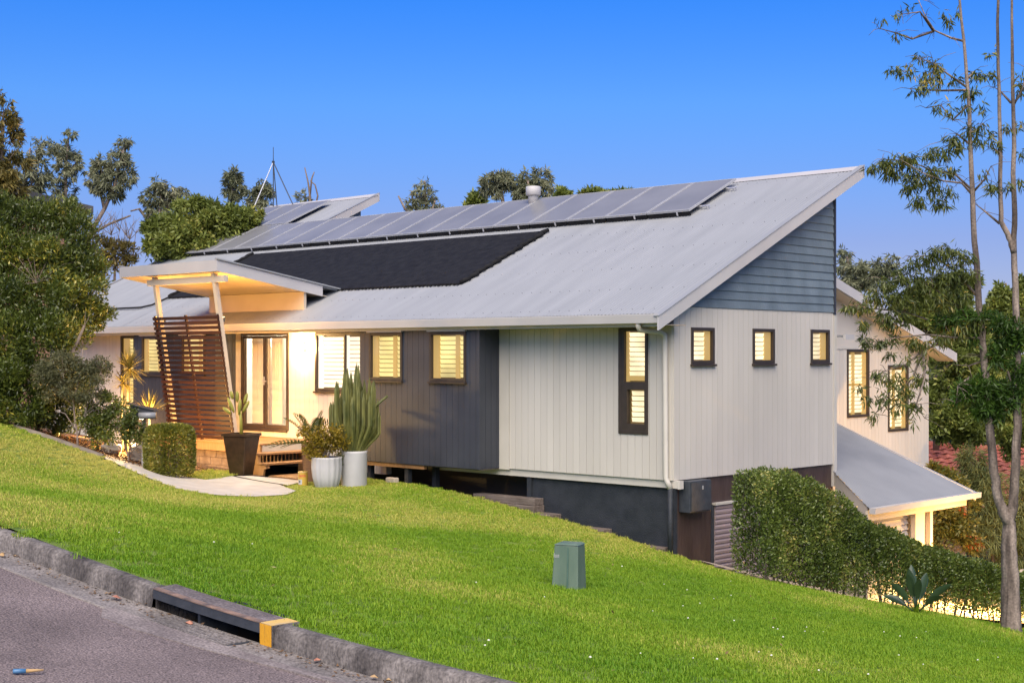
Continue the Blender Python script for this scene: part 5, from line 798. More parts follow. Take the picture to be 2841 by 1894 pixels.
u = rg.choice([-1, 1], n_)*rg.uniform(0, 1, n_)**.35; u = np.where(rg.uniform(size=n_) < .25, rg.uniform(-1, 1, n_), u)
lump = .035*np.sin(s_*5.1+v*4)+.03*np.sin(s_*11+2+v*3)+.025*np.sin(s_*23+v*9)
P = np.c_[hx-tdy*u*(half+lump), hy+tdx*u*(half+lump), hb+.06+(ht-hb-.06+lump*.7)*v][keep]; n_ = len(P)
ax = rg.normal(size=(n_, 3))*.6; ax[:,2] += .45; ax[:,0] += (-tdy*u)[keep]*.6; ax[:,1] += (tdx*u)[keep]*.6; ax /= np.linalg.norm(ax, axis=1)[:,None]
sd = np.cross(ax, rg.normal(size=(n_, 3))); sd /= np.linalg.norm(sd, axis=1)[:,None]; LL = (.050*rg.uniform(.6, 1.4, n_))[:,None]; WW = LL*.45
V = np.stack([P, P+ax*LL*.45+sd*WW*.5, P+ax*LL, P+ax*LL*.45-sd*WW*.5], 1).reshape(-1, 3)
hdg = empty('hedge', (2.0, 1.5, -1.8)); tag(hdg, 'long clipped green hedge stepping down beside the house', 'hedge')
np_mesh('foliage', V, np.arange(4*n_).reshape(n_, 4), LM['hedge'], hdg)
hm = MB(); rd = random.Random(5)
for s0 in np.arange(.5, hs[-1], .26):
    x_, y_, t_, b_ = [float(np.interp(s0, hs, H[:,i])) for i in range(4)]
    for _ in range(2): hm.tube([(x_+rd.uniform(-.1, .1), y_, b_-.05), (x_+rd.uniform(-.15, .15), y_+rd.uniform(-.1, .1), (b_+t_)/2), (x_+rd.uniform(-.3, .3), y_+rd.uniform(-.2, .2), t_-.15)], .016, .006, k=5)
hm.build('stem', M['twig'], hdg)
# clipped block hedge by the letterbox
def block_hedge(name, label, c, hx_, hy_, h, n, lm, seed, ls=.05):
    z0 = gz(c[0], c[1]); root = empty(name, (c[0], c[1], z0)); tag(root, label, 'hedge'); rg = np.random.default_rng(seed)
    d = rg.uniform(-1, 1, (n, 3)); fa = rg.integers(0, 5, n); dd = d.copy()
    for a, (i, s) in enumerate(((0, 1), (0, -1), (1, 1), (1, -1), (2, 1))):
        msk = fa == a; dd[msk, i] = s*(1-.16*rg.uniform(0, 1, msk.sum())**1.5)
    pw = 5; nn_ = (np.abs(dd)**pw).sum(1)**(1/pw); dd = dd/np.maximum(nn_, .93)[:,None]
    P = np.c_[c[0]+dd[:,0]*hx_, c[1]+dd[:,1]*hy_, z0+h*(.5+.5*dd[:,2])]; ax = dd*.6+rg.normal(size=(n, 3))*.6; ax[:,2] += .3; ax /= np.linalg.norm(ax, axis=1)[:,None]
    sd = np.cross(ax, rg.normal(size=(n, 3))); sd /= np.linalg.norm(sd, axis=1)[:,None]; LL = (ls*rg.uniform(.6, 1.4, n))[:,None]
    V = np.stack([P, P+ax*LL*.45+sd*LL*.25, P+ax*LL, P+ax*LL*.45-sd*LL*.25], 1).reshape(-1, 3); np_mesh('foliage', V, np.arange(4*n).reshape(n, 4), lm, root)
    m_ = MB()
    for i in range(8): a = i*.8; m_.tube([(c[0]+.1*math.cos(a), c[1]+.1*math.sin(a), z0-.03), (c[0]+hx_*.6*math.cos(a), c[1]+hy_*.6*math.sin(a), z0+h*.7)], .015, .006, k=5)
    m_.build('stem', M['twig'], root)
block_hedge('clipped_bush', 'squared clipped green bush beside the letterbox and path', (-8.50, -3.98), .36, .36, .93, 13000, leafmat('clipped_leaf', (0.07,0.091,0.0112), (0.266,0.252,0.035), (0.532,0.42,0.098), .3, .4, 3., .5), 51)

def blades(mb, c, n, L, w, seed, el0=-.3, el1=1.3, bend=.25):
    rd = random.Random(seed)
    for i in range(n):
        a = rd.uniform(0, 6.283); e = rd.uniform(el0, el1); l = L*rd.uniform(.75, 1.1); d = Vector((math.cos(a)*math.cos(e), math.sin(a)*math.cos(e), math.sin(e))); s = d.cross(Vector((0, 0, 1))).normalized()*w*.5
        c_ = Vector(c); m1 = c_+d*l*.5+Vector((0, 0, .0)); t_ = c_+d*l-Vector((0, 0, bend*l*rd.uniform(.1, .6)))
        mb.add([tuple(c_-s*.5), tuple(c_+s*.5), tuple(m1+s), tuple(m1-s), tuple(t_)], [(0, 1, 2, 3), (3, 2, 4)])
yz = gz(-11.28, -3.13)
yc = empty('spiky_plant', (-11.28, -3.13, yz)); tag(yc, 'tall spiky golden lit plant on thin pale trunks', 'plant', 'spiky plants by the far window')
PALE = mat('pale_trunk', (.42,.33,.20), (.5,.42,.28), 9, .8)
MB().tube([(-11.28, -3.13, yz-.05), (-11.30, -3.14, 1.2), (-11.27, -3.12, 1.75)], .028, .022, k=7).build('trunk', PALE, yc, True)
MB().tube([(-11.36, -3.2, yz-.05), (-11.38, -3.22, 1.2), (-11.38, -3.2, 1.45)], .024, .02, k=7).build('trunk', PALE, yc, True)
mb = MB(); blades(mb, (-11.27, -3.12, 1.78), 150, .46, .028, 1, -.7, 1.4); blades(mb, (-11.36, -3.2, 1.48), 90, .40, .026, 2, -.7, .9); mb.build('leaves', LM['yucca'], yc)
yd = empty('spiky_plant', (-10.95, -2.85, yz)); tag(yd, 'shorter spiky golden plant behind the letterbox', 'plant', 'spiky plants by the far window')
MB().tube([(-10.95, -2.85, yz-.05), (-10.95, -2.85, .85)], .03, .025, k=7).build('trunk', PALE, yd, True)
mb = MB(); blades(mb, (-10.95, -2.85, .88), 80, .50, .03, 3, .1, 1.45, .1); mb.build('leaves', LM['yucca'], yd)
# letterbox
lx, ly = -9.17, -4.09; lzb = gz(lx, ly)
lb = empty('letterbox', (lx, ly, lzb)); tag(lb, 'dark letterbox with silver newspaper tube on a white post', 'letterbox')
fx, fy = Vector((.725, .689, 0)), Vector((-.689, .725, 0))
def LT(a, b, c): p = Vector((lx, ly, 0))+fx*a+fy*b; return (p.x, p.y, c)
MB(LT).box(-.04, .04, -.04, .04, lzb-.1, .90).build('post', M['white_pot'], lb)
MB(LT).add([(-.22, -.14, .86), (.20, -.14, .86), (.20, .14, .86), (-.22, .14, .86), (-.22, -.14, 1.12), (.20, -.14, 1.01), (.20, .14, 1.01), (-.22, .14, 1.12)], [(3,2,1,0),(4,5,6,7),(0,1,5,4),(1,2,6,5),(2,3,7,6),(3,0,4,7)]).build('box', M['mail_dark'], lb)
MB(LT).add([(-.29, -.18, 1.135), (.29, -.18, 1.00), (.29, .18, 1.00), (-.29, .18, 1.135), (-.29, -.18, 1.155), (.29, -.18, 1.02), (.29, .18, 1.02), (-.29, .18, 1.155)], [(3,2,1,0),(4,5,6,7),(0,1,5,4),(1,2,6,5),(2,3,7,6),(3,0,4,7)]).build('lid', M['mail_dark'], lb)
MB().tube([LT(-.04, -.22, .925), LT(.27, -.22, .93)], .062, k=16).build('newspaper_tube', mat('grey_tube', (.20,.205,.215), (.26,.265,.275), 6, .35), lb, True)
MB(LT).box(-.17, -.11, -.1405, -.139, .99, 1.015).build('slot', M['void'], lb)
# garden stones
for i, (x_, y_, s_, w_) in enumerate(((-9.75, -3.75, .26, 'largest pale garden boulder behind the clipped bush'), (-10.3, -4.1, .17, 'small pale rock in the mulch left of the boulder'), (-10.75, -3.75, .14, 'smallest pale rock near the low shrub'))):
    rd = random.Random(i); v_ = []; f_ = []; nu, nv = 12, 8; zb = gz(x_, y_)
    for a in range(nv+1):
        for b in range(nu):
            t, p = math.pi*a/nv, 2*math.pi*b/nu; r_ = s_*(1+.18*math.sin(3*p+i)+.14*math.sin(5*t+2*p)); v_.append((x_+r_*1.2*math.sin(t)*math.cos(p), y_+r_*math.sin(t)*math.sin(p), zb+s_*.45+r_*.85*math.cos(t)))
    f_ = [(a*nu+b, a*nu+(b+1) % nu, (a+1)*nu+(b+1) % nu, (a+1)*nu+b) for a in range(nv) for b in range(nu)]
    o = MB().add(v_, f_).build('garden_rock', M['sandstone']); tag(o, w_, 'rock', 'garden rocks')
# garden light
gl_ = MB().tube([(-10.62, -3.42, gz(-10.62, -3.42)), (-10.62, -3.42, gz(-10.62, -3.42)+.22)], .02, k=8).build('garden_light', M['steel_dark']); tag(gl_, 'small garden uplight beside the spiky plants', 'light')
g3 = MB().lathe([(.03, 0), (.05, .05), (.05, .08)], (-16.3, -1.1, gz(-16.3, -1.1)), 12).build('garden_light', M['steel_dark']); tag(g3, 'small garden uplight at the foot of the far white wall', 'light')
MB().lathe([(.04, .081), (.04, .085)], (-16.3, -1.1, gz(-16.3, -1.1)), 12).build('lens', emit('uplight_b', (1, .6, .25), 6.), g3)
point('wall_washer_beam', (-16.3, -1.1, gz(-16.3, -1.1)+.25), 45, (1.0, .52, .18), .05)
MB().lathe([(.03, 0), (.05, .05), (.05, .07)], (-10.62, -3.42, gz(-10.62, -3.42)+.2), 12).build('lens', emit('uplight', (1, .7, .3), 6.), gl_)
point('garden_light_beam', (-10.62, -3.42, gz(-10.62, -3.42)+.42), GARDEN_W, (1.0, .62, .20), .05)
# leaf litter in the bed
rg = np.random.default_rng(77); n_ = 5200; P = np.c_[rg.uniform(-13, -8.9, n_), rg.uniform(-5.9, -2.6, n_)]; ok = P[:,1] > -5.85+(P[:,0]+12.5)*.16; P = P[ok]; n_ = len(P)
P = np.c_[P, gzv(P)+.02+rg.uniform(0, .03, n_)]; a = rg.uniform(0, 6.28, n_); ax = np.c_[np.cos(a), np.sin(a), rg.normal(size=n_)*.4]; sd = np.c_[-np.sin(a), np.cos(a), rg.normal(size=n_)*.4]; LL = (.07*rg.uniform(.5, 1.3, n_))[:,None]
litter = np_mesh('leaf_litter', np.stack([P, P+ax*LL*.5+sd*LL*.2, P+ax*LL, P+ax*LL*.5-sd*LL*.2], 1).reshape(-1, 3), np.arange(4*n_).reshape(n_, 4), leafmat('litter', (.05,.025,.012), (.22,.11,.045), (.35,.2,.08), .1, .8, 3.)); stuff(litter); tag(litter, 'brown fallen leaves covering the garden bed', 'leaves')

# pots and potted plants
def square_planter(c, w0, w1, h):
    z0 = gz(*c); ca, sa = math.cos(.35), math.sin(.35)
    def Q(a, b, z): return (c[0]+a*ca-b*sa, c[1]+a*sa+b*ca, z0+z)
    root = MB().hexa([Q(-w0, -w0, 0), Q(w0, -w0, 0), Q(w0, w0, 0), Q(-w0, w0, 0)], [Q(-w1, -w1, h-.05), Q(w1, -w1, h-.05), Q(w1, w1, h-.05), Q(-w1, w1, h-.05)]).build('planter', M['dark_pot'], None, bevel=.012)
    tag(root, 'tall tapered dark brown glazed square planter by the entry steps', 'planter')
    r_ = MB(); e = w1+.02
    for a0, a1, b0, b1 in ((-e, e, -e, -e+.04), (-e, e, e-.04, e), (-e, -e+.04, -e+.04, e-.04), (e-.04, e, -e+.04, e-.04)):
        r_.hexa([Q(a0, b0, h-.05), Q(a1, b0, h-.05), Q(a1, b1, h-.05), Q(a0, b1, h-.05)], [Q(a0, b0, h), Q(a1, b0, h), Q(a1, b1, h), Q(a0, b1, h)])
    r_.build('rim', M['dark_pot'], root); MB().hexa([Q(-w1, -w1, h-.049), Q(w1, -w1, h-.049), Q(w1, w1, h-.049), Q(-w1, w1, h-.049)], [Q(-w1, -w1, h-.03), Q(w1, -w1, h-.03), Q(w1, w1, h-.03), Q(-w1, w1, h-.03)]).build('soil', M['soil'], root)
    return z0+h-.03
PC = (-8.5, -2.38); zt = square_planter(PC, .16, .255, .80)
SUC = mat('succulent', (.16,.17,.02), (.30,.27,.04), 5, .5)
cp = empty('potted_succulent', (PC[0], PC[1], zt)); tag(cp, 'yellow green stalk with upright paddles in the dark square planter', 'plant')
MB().tube([(PC[0], PC[1], zt-.02), (PC[0]-.02, PC[1], zt+.28), (PC[0]-.05, PC[1], zt+.45)], .035, .028, k=8).build('stalk', SUC, cp, True)
for i, (dx, dz, h_, a) in enumerate(((-.05, .38, .30, .1), (-.14, .42, .32, -.4), (.02, .42, .26, .5), (-.20, .40, .20, -.9), (-.08, .62, .22, .0), (.05, .60, .2, .3), (-.17, .68, .16, -.2))):
    b_ = Vector((PC[0], PC[1], zt+dz))+fx*dx; t_ = b_+fx*math.sin(a)*h_+Vector((0, 0, math.cos(a)*h_)); m_ = (b_+t_)/2
    MB().tube([b_, b_.lerp(t_, .25), m_, b_.lerp(t_, .8), t_], lambda t: .008+.030*math.sin(math.pi*min(1, t*.9+.06)), k=8).build('paddle', SUC, cp, True)
# white fluted pot and shrub
p1 = (-6.04, -2.29, gz(-6.04, -2.29)-.02)
o = MB().lathe([(.17, 0), (.20, .03), (.245, .2), (.262, .38), (.255, .53), (.262, .56), (.24, .56), (.235, .52), (.0, .50)], p1, 60, .07, 15).build('fluted_pot', M['white_pot'], None, True); tag(o, 'rounded white fluted pot on the lawn by the path', 'pot')
sh = [(p1[0]+a, p1[1]+b, p1[2]+c, r_, s_) for a, b, c, r_, s_ in ((-.12, -.1, .95, .22, .18), (.1, .05, 1.0, .22, .18), (0, 0, .8, .28, .18), (-.22, -.2, .75, .16, .16), (.2, .2, .82, .16, .14), (-.3, -.28, 1.0, .14, .14), (-.1, -.2, .62, .2, .12))]
rt_ = empty('potted_shrub', p1); tag(rt_, 'golden lit bushy succulent shrub in the fluted white pot', 'plant')
wood('stem', [[(p1[0], p1[1], p1[2]+.48), (p1[0]-.03, p1[1]-.02, p1[2]+.7)], [(p1[0], p1[1], p1[2]+.5), (p1[0]+.1, p1[1]+.06, p1[2]+.8)], [(p1[0], p1[1], p1[2]+.5), (p1[0]-.15, p1[1]-.12, p1[2]+.75)]], .035, M['twig'], rt_, sh, 6, .012)
leaves('foliage', sh, 2300, .055, .035, LM['gold'], rt_, 61, .1)
# white cylinder pot and cactus
p2 = (-5.92, -1.76, gz(-5.92, -1.76)-.02)
o = MB().lathe([(.235, 0), (.24, .02), (.245, .62), (.25, .66), (.225, .66), (.22, .60), (0, .59)], p2, 40).build('cylinder_pot', M['white_pot'], None, True); tag(o, 'tall plain white cylinder pot holding the cactus', 'pot')
CAC = mat('cactus_skin', (.05,.062,.012), (.17,.165,.04), 6, .55, .3, 40, stretch=(2,2,.6))
ct = empty('cactus', (p2[0], p2[1], p2[2]+.6)); tag(ct, 'large many stemmed columnar cactus in the white cylinder pot', 'cactus')
rd = random.Random(12)
for i in range(64):
    a = rd.uniform(0, 6.283); q = rd.uniform(.05, 1)**.6; su, sv = q*math.cos(a), q*math.sin(a); b0 = Vector((p2[0], p2[1], 0))+fx*su*.15+fy*sv*.13; b1 = Vector((p2[0], p2[1], 0))+fx*(su*.46+.02)+fy*sv*.26
    x0, y0, x1, y1 = b0.x, b0.y, b1.x, b1.y; h_ = (1.72-.55*abs(su)**1.5)*rd.uniform(.62, 1.0); zb = p2[2]+.58
    pts = []; r_ = rd.uniform(.021, .033)
    for t in np.linspace(0, 1, 9):
        e = min(1, t*2.2)**1.3; pts.append(Vector((x0+(x1-x0)*e, y0+(y1-y0)*e, zb+h_*t)))
    k = 12; vs = []; fs = []
    for ti, p in enumerate(pts):
        t = ti/8; rr = r_*(.75+.35*math.sin(math.pi*min(.5, t)))*(1 if t < .9 else .75)*(0.25 if ti == 8 else 1)
        for j in range(k): an_ = 2*math.pi*j/k; r2 = rr*(1.18 if j % 2 else .82); vs.append((p.x+r2*math.cos(an_), p.y+r2*math.sin(an_), p.z))
    fs = [(u_*k+j, u_*k+(j+1) % k, (u_+1)*k+(j+1) % k, (u_+1)*k+j) for u_ in range(8) for j in range(k)]+[tuple(range(8*k, 9*k))]
    MB().add(vs, fs).build('column', CAC, ct)
MB().tube([Vector((p2[0], p2[1], p2[2]+1.3))+fx*.25, Vector((p2[0], p2[1], p2[2]+1.5))+fx*.42, Vector((p2[0], p2[1], p2[2]+1.66))+fx*.62], .04, .02, k=10).build('column', CAC, ct, True)
tl = [(p2[0]-.12+a, p2[1]-.2+b, p2[2]+c, .1, .12) for a, b, c in ((0, 0, .6), (.1, -.02, .62), (-.1, 0, .58), (.08, -.05, .5), (0, -.06, .45))]
tr2 = empty('trailing_plant', (p2[0]-.1, p2[1]-.15, p2[2]+.6)); tag(tr2, 'wispy grey trailing plant spilling over the cactus pot rim', 'plant'); leaves('foliage', tl, 700, .06, .012, LM['weep'], tr2, 62, .8)
# brown ribbed pot with cycad, paint tin
p3 = (-6.98, -1.86, gz(-6.98, -1.86)-.01)
prof = []
for i in range(46): z_ = i*.016; prof.append((.165+.05*(i/45)+(.006 if i % 2 else -.004), z_))
o = MB().lathe(prof+[(.20, .72), (0, .70)], p3, 32).build('ribbed_pot', M['wicker'], None, True); tag(o, 'tall brown ribbed woven pot behind the paint tin', 'pot')
cy = empty('cycad', (p3[0], p3[1], p3[2]+.7)); tag(cy, 'cycad with arching feathery fronds in the brown ribbed pot', 'plant')
CYM = leafmat('cycad_leaf', (.022,.042,.008), (.075,.095,.014), (.22,.19,.02), .3, .4, 3., .5)
rd = random.Random(9)
for i in range(17):
    a = i*2.399; el_ = rd.uniform(.7, 1.42) if i > 2 else .25; L_ = rd.uniform(.7, .95); d = Vector((math.cos(a), math.sin(a), 0))
    if i < 2: d = -fx if i == 0 else (-fx*.8-fy*.6).normalized(); L_ = .85
    mbf = MB(); pr_ = []; c_ = Vector((p3[0], p3[1], p3[2]+.70))
    for t in np.linspace(0, 1, 13):
        pr_.append(c_+d*(L_*math.cos(el_)*t*1.05)+Vector((0, 0, L_*(math.sin(el_)*t-.28*t*t))))
    mbf.tube(pr_, .008, .003, k=4); s = d.cross(Vector((0, 0, 1))).normalized()
    for t in range(2, 13):
        for sg in (-1, 1):
            tt = (pr_[t]-pr_[t-1]).normalized(); l_ = .17*math.sin(math.pi*(.15+.8*t/13)); e = pr_[t]+s*sg*l_*.75+tt*l_*.55+Vector((0, 0, l_*.35)); wv = tt*.022
            mid = pr_[t].lerp(e, .5); mbf.add([tuple(pr_[t]), tuple(mid+wv), tuple(e), tuple(mid-wv)], [(0, 1, 2, 3)])
    mbf.build('frond', CYM, cy)
p4 = (-6.50, -2.47, gz(-6.50, -2.47)+.0)
o = MB().lathe([(.085, 0), (.088, .01), (.088, .25), (.09, .26), (.08, .262), (0, .262)], p4, 28).build('paint_tin', mat('tin_yellow', (.50,.30,.03), (.62,.42,.08), 4, .4), None, True); tag(o, 'yellow paint tin with white and red markings beside the pots', 'tin')
tv = Vector((14.288-p4[0], -18.84-p4[1], 0)); ta = math.atan2(tv.y, tv.x)
def tinpatch(a0, a1, z0, z1, m):
    vs = []; n = 6
    for i in range(n+1):
        q = ta+a0+(a1-a0)*i/n
        for z_ in (z0, z1): vs.append((p4[0]+.0895*math.cos(q), p4[1]+.0895*math.sin(q), p4[2]+z_))
    MB().add(vs, [(2*i, 2*i+2, 2*i+3, 2*i+1) for i in range(n)]).build('marking', m, o)
tinpatch(-1.2, -.2, .03, .12, M['white_pot']); tinpatch(-.9, -.55, .06, .10, M['steel_dark']); tinpatch(-.9, .6, .165, .205, mat('tin_red', (.45,.09,.03), (.6,.2,.06), 30, .5)); tinpatch(-1.4, 1.4, .245, .258, M['alu'])

# strelitzia by the hedge
sx, sy_ = 4.25, .15; sz = gz(sx, sy_)
se = empty('paddle_leaf_plant', (sx, sy_, sz)); tag(se, 'dark plant with broad upright paddle leaves in front of the hedge', 'plant')
STR = leafmat('paddle_leaf', (.012,.028,.012), (.035,.065,.028), None, .2, .3, 4., .6)
for i, (a, e, L_, w_) in enumerate(((3.2, 1.42, .66, .12), (.3, 1.32, .62, .11), (3.4, .95, .60, .11), (-.3, .85, .64, .11), (1.8, 1.38, .70, .12), (4.6, 1.2, .60, .11), (5.4, .75, .52, .10), (2.6, .6, .5, .10), (.8, 1.05, .6, .1), (3.9, 1.25, .64, .11))):
    d = (fx*math.cos(a)*math.cos(e)+fy*math.sin(a)*math.cos(e)+Vector((0, 0, math.sin(e)))); b_ = Vector((sx, sy_, sz)); s = d.cross(Vector((-.689, .725, .1))).normalized(); nn = s.cross(d)
    mb = MB(); mb.tube([b_, b_+d*L_*.42], .010, k=5); rows = []
    for t in np.linspace(0, 1, 9):
        wd = w_*.5*math.sin(math.pi*(t*.93+.05))**.7; c_ = b_+d*(L_*(.38+.75*t))-Vector((0, 0, .10*t*t)); rows += [tuple(c_-s*wd+nn*wd*.35), tuple(c_), tuple(c_+s*wd+nn*wd*.35)]
    mb.add(rows, [f for k in range(8) for f in ((3*k, 3*k+1, 3*k+4, 3*k+3), (3*k+1, 3*k+2, 3*k+5, 3*k+4))]); mb.build('leaf', STR, se, True)
mb = MB(); blades(mb, (sx, sy_, sz), 60, .22, .008, 8, .4, 1.4, .3); mb.build('grass_skirt', GR, se)

# green service pillar on the lawn
cx_, cy_ = 2.88, -5.82; cz_ = gz(cx_, cy_)-.02
def PT(a, b, c): p = Vector((cx_, cy_, 0))+(fx*.92-fy*.39)*a+(fy*.92+fx*.39)*b; return (p.x, p.y, cz_+c)
gp_ = MB(PT).hexa([(-.185, -.15, 0), (.155, -.15, 0), (.155, .15, 0), (-.185, .15, 0)], [(-.155, -.12, .55), (.145, -.12, .55), (.145, .12, .55), (-.155, .12, .55)]).build('service_pillar', M['green_metal'], None, bevel=.012)
tag(gp_, 'small grey green metal service pillar standing on the lawn', 'pillar')
MB(PT).hexa([(-.165, -.13, .551), (.155, -.13, .551), (.155, .13, .551), (-.165, .13, .551)], [(-.12, -.10, .572), (.12, -.10, .572), (.12, .10, .572), (-.12, .10, .572)]).build('cap', M['green_metal'], gp_, bevel=.006)
MB(PT).hexa([(.012, -.1545, .03), (.032, -.1545, .03), (.032, -.150, .03), (.012, -.150, .03)], [(.012, -.128, .52), (.032, -.128, .52), (.032, -.121, .52), (.012, -.121, .52)]).build('rib', mat('rib_green', (.05,.10,.08), (.08,.14,.11), 6, .5), gp_)
for j, (u0, u1, v0, v1) in enumerate(((-.158, -.152, .40, .45), (-.142, -.137, .40, .435), (-.128, -.123, .40, .435), (-.142, -.123, .40, .405), (-.112, -.107, .40, .435), (-.098, -.093, .40, .435), (-.112, -.093, .43, .435))):
    sh_ = lambda v: -.1515+.03*v/.55*1.0-.0015
    MB(PT).hexa([(u0, sh_(v0), v0), (u1, sh_(v0), v0), (u1, sh_(v0)+.002, v0), (u0, sh_(v0)+.002, v0)], [(u0, sh_(v1), v1), (u1, sh_(v1), v1), (u1, sh_(v1)+.002, v1), (u0, sh_(v1)+.002, v1)]).build('lettering', M['white_pot'], gp_)
# timber sleepers stepping down along the base wall
for i, (x0, x1, z1, h_, y0, w_) in enumerate(((-4.45, -2.92, -.49, .12, -.16, 'upper timber sleeper step against the dark base wall'), (-4.2, -2.90, -.612, .14, -.20, 'second timber sleeper under the upper step by the base wall'), (-3.05, -2.5, -.735, .12, -.24, 'short grey timber sleeper below the stepped pair'), (-2.0, -1.35, -.90, .10, -.14, 'small sleeper end in the grass halfway along the base wall'), (-.75, -.12, -1.10, .10, -.12, 'lowest sleeper near the downpipe at the house corner'))):
    o = box('timber_sleeper', M['sleeper'], None, x0, x1, y0, .09, z1-h_, z1, bevel=.01); tag(o, w_, 'sleeper', 'timber sleepers along the base wall')
o = box('concrete_lump', M['sandstone'], None, -6.2, -5.95, -.75, -.62, gz(-6.1, -.7)-.02, gz(-6.1, -.7)+.10, bevel=.02); o.rotation_euler = (0, 0, 0); tag(o, 'broken grey stone piece lying below the charcoal bay', 'stone')

# neighbours
nb = empty('neighbour_house', (-24.5, 2.2, 0)); tag(nb, 'brown neighbouring house with dark roof edge behind the big bush', 'house')
A_, B_ = Vector((-27.2, -.3, 7.53)), Vector((-23.85, 2.87, 6.43)); back = Vector((-.975, .22, 0))*6
MB().prism([tuple(A_-Vector((0, 0, .25))), tuple(B_-Vector((0, 0, .25))), (B_.x, B_.y, 0), (A_.x, A_.y, 0)], tuple(back)).build('wall', mat('brown_brick', (.20,.11,.07), (.26,.15,.10), 6, .85), nb)
ev = (B_-A_).normalized()*.4
MB().prism([tuple(A_-ev-back*.06), tuple(B_+ev-back*.06), tuple(B_+ev-back*.06-Vector((0, 0, .20))), tuple(A_-ev-back*.06-Vector((0, 0, .20)))], tuple(back*1.1)).build('roof', mat('dark_roof', (.03,.033,.04), (.05,.052,.06), 4, .6), nb)
tn = empty('tiled_house', (-6.5, 26, -3)); tag(tn, 'neighbouring house with a red terracotta tiled roof beyond the rear wing', 'house')
A_, B_ = Vector((-8.9, 24.05, -.86)), Vector((-3.2, 27.5, -1.17)); du = (B_-A_); Lr = du.length; du.normalize(); dv = Vector((.689, -.725, 0))*.92+Vector((0, 0, -.39)); dv.normalize(); dn = du.cross(dv).normalized()
if dn.z < 0: dn = -dn
dn2 = dn
rf = MB().prism([tuple(A_-dn*.03), tuple(B_-dn*.03), tuple(B_+dv*4-dn*.03), tuple(A_+dv*4-dn*.03)], tuple(-dn*.1)).build('roof', M['terracotta'], tn)
vs = []; nx = 6
for j in range(2):
    for i in range(nx+1): a = i/nx; vs.append((a*.305, j*.34, .045*math.sin(math.pi*2*a)*.6+.05-(.0 if j else .035)))
tm = bpy.data.meshes.new('tile'); tm.from_pydata(vs, [], [(i, i+1, nx+2+i, nx+1+i) for i in range(nx)]); tm.materials.append(M['terracotta']); tm.shade_smooth()
for r_ in range(11):
    for c_ in range(int(Lr/.3)):
        o = bpy.data.objects.new('tile', tm); COL.objects.link(o); p = A_+du*(c_*.3)+dv*(r_*.31); o.matrix_world = Matrix(((du.x, dv.x, dn.x, p.x), (du.y, dv.y, dn.y, p.y), (du.z, dv.z, dn.z, p.z), (0, 0, 0, 1))); o.parent = rf; 
MB().tube([A_+dn*.03, B_+dn*.03], .12, k=10).build('ridge', M['terracotta'], rf, True)
bk = Vector((-.689, .725, 0))
MB().prism([tuple(A_+dv*3.7-dn*.2), tuple(B_+dv*3.7-dn*.2), tuple(B_+dv*3.7+Vector((0, 0, -4))), tuple(A_+dv*3.7+Vector((0, 0, -4)))], tuple(bk*.15)).build('wall', M['brick'], tn)
fn = empty('paling_fence', (-1.3, 11.9, -3)); tag(fn, 'brown raking timber fence beyond the lean to post', 'fence')
for i in range(11):
    t = i/10; p = Vector((-1.6, 11.58, 0)).lerp(Vector((-.95, 12.2, 0)), t); zt_ = -1.45-.95*t; e = Vector((.065, .062, 0))*.5
    MB().hexa([tuple(p-e+Vector((0, 0, -4.2))), tuple(p+e+Vector((0, 0, -4.2))), tuple(p+e+bk*.02+Vector((0, 0, -4.2))), tuple(p-e+bk*.02+Vector((0, 0, -4.2)))], [tuple(p-e+Vector((0, 0, zt_+.045))), tuple(p+e+Vector((0, 0, zt_-.045))), tuple(p+e+bk*.02+Vector((0, 0, zt_-.045))), tuple(p-e+bk*.02+Vector((0, 0, zt_+.045)))]).build('paling', M['sleeper'], fn)
wl = MB().prism([(-2.4, 14.95, -2.68), (-1.5, 15.8, -2.68), (-1.5, 15.8, -4.2), (-2.4, 14.95, -4.2)], tuple(bk*.12)).build('garden_wall', mat('white_render', (.75,.74,.70), (.8,.79,.75), 3, .8)); tag(wl, 'bright white garden wall glimpsed above the low end of the hedge', 'wall')

# street litter
def bit(name, label, cat, x, y, s, m, seed, grp='fallen leaves in the gutter'):
    yk, zk = kerb_at(x); off = yk-y; z_ = zk-.15 if off < .45 else zk-.125+.01*(off-.5); rd = random.Random(seed); mb = MB()
    pts = []
    for i in range(7): a = 6.283*i/7; pts.append((x+s*math.cos(a)*rd.uniform(.6, 1.1), y+s*.6*math.sin(a)*rd.uniform(.6, 1.1), z_+.012+rd.uniform(0, s*.5)))
    c_ = (x, y, z_+.03+s*.25); mb.add([c_]+pts, [(0, i+1, (i+1) % 7+1) for i in range(7)]); o = mb.build(name, m); tag(o, label, cat, grp); return o
RL = mat('rust_leaf', (.30,.11,.07), (.42,.2,.13), 20, .8); TL = mat('tan_leaf', (.38,.24,.10), (.45,.3,.15), 20, .8)
bit('fallen_leaf', 'dry rust leaf in the gutter at the far left edge', 'leaf', 2.36, -12.95, .05, RL, 1); bit('fallen_leaf', 'small tan leaf in the gutter second from the left edge', 'leaf', 2.66, -12.92, .035, TL, 2)
bit('fallen_leaf', 'reddish curled leaf in the gutter before the drain inlet', 'leaf', 4.32, -12.82, .06, RL, 3); bit('fallen_leaf', 'rust leaf lying on the drain grate', 'leaf', 5.23, -12.76, .05, RL, 4)
bit('fallen_leaf', 'pinkish leaf against the kerb just past the yellow block', 'leaf', 6.54, -12.62, .035, RL, 5); bit('fallen_leaf', 'bright tan leaf in the gutter right of the drain', 'leaf', 7.09, -12.58, .04, TL, 6); bit('fallen_leaf', 'small orange leaf at the kerb farthest right of the drain', 'leaf', 7.2, -12.55, .035, TL, 7)
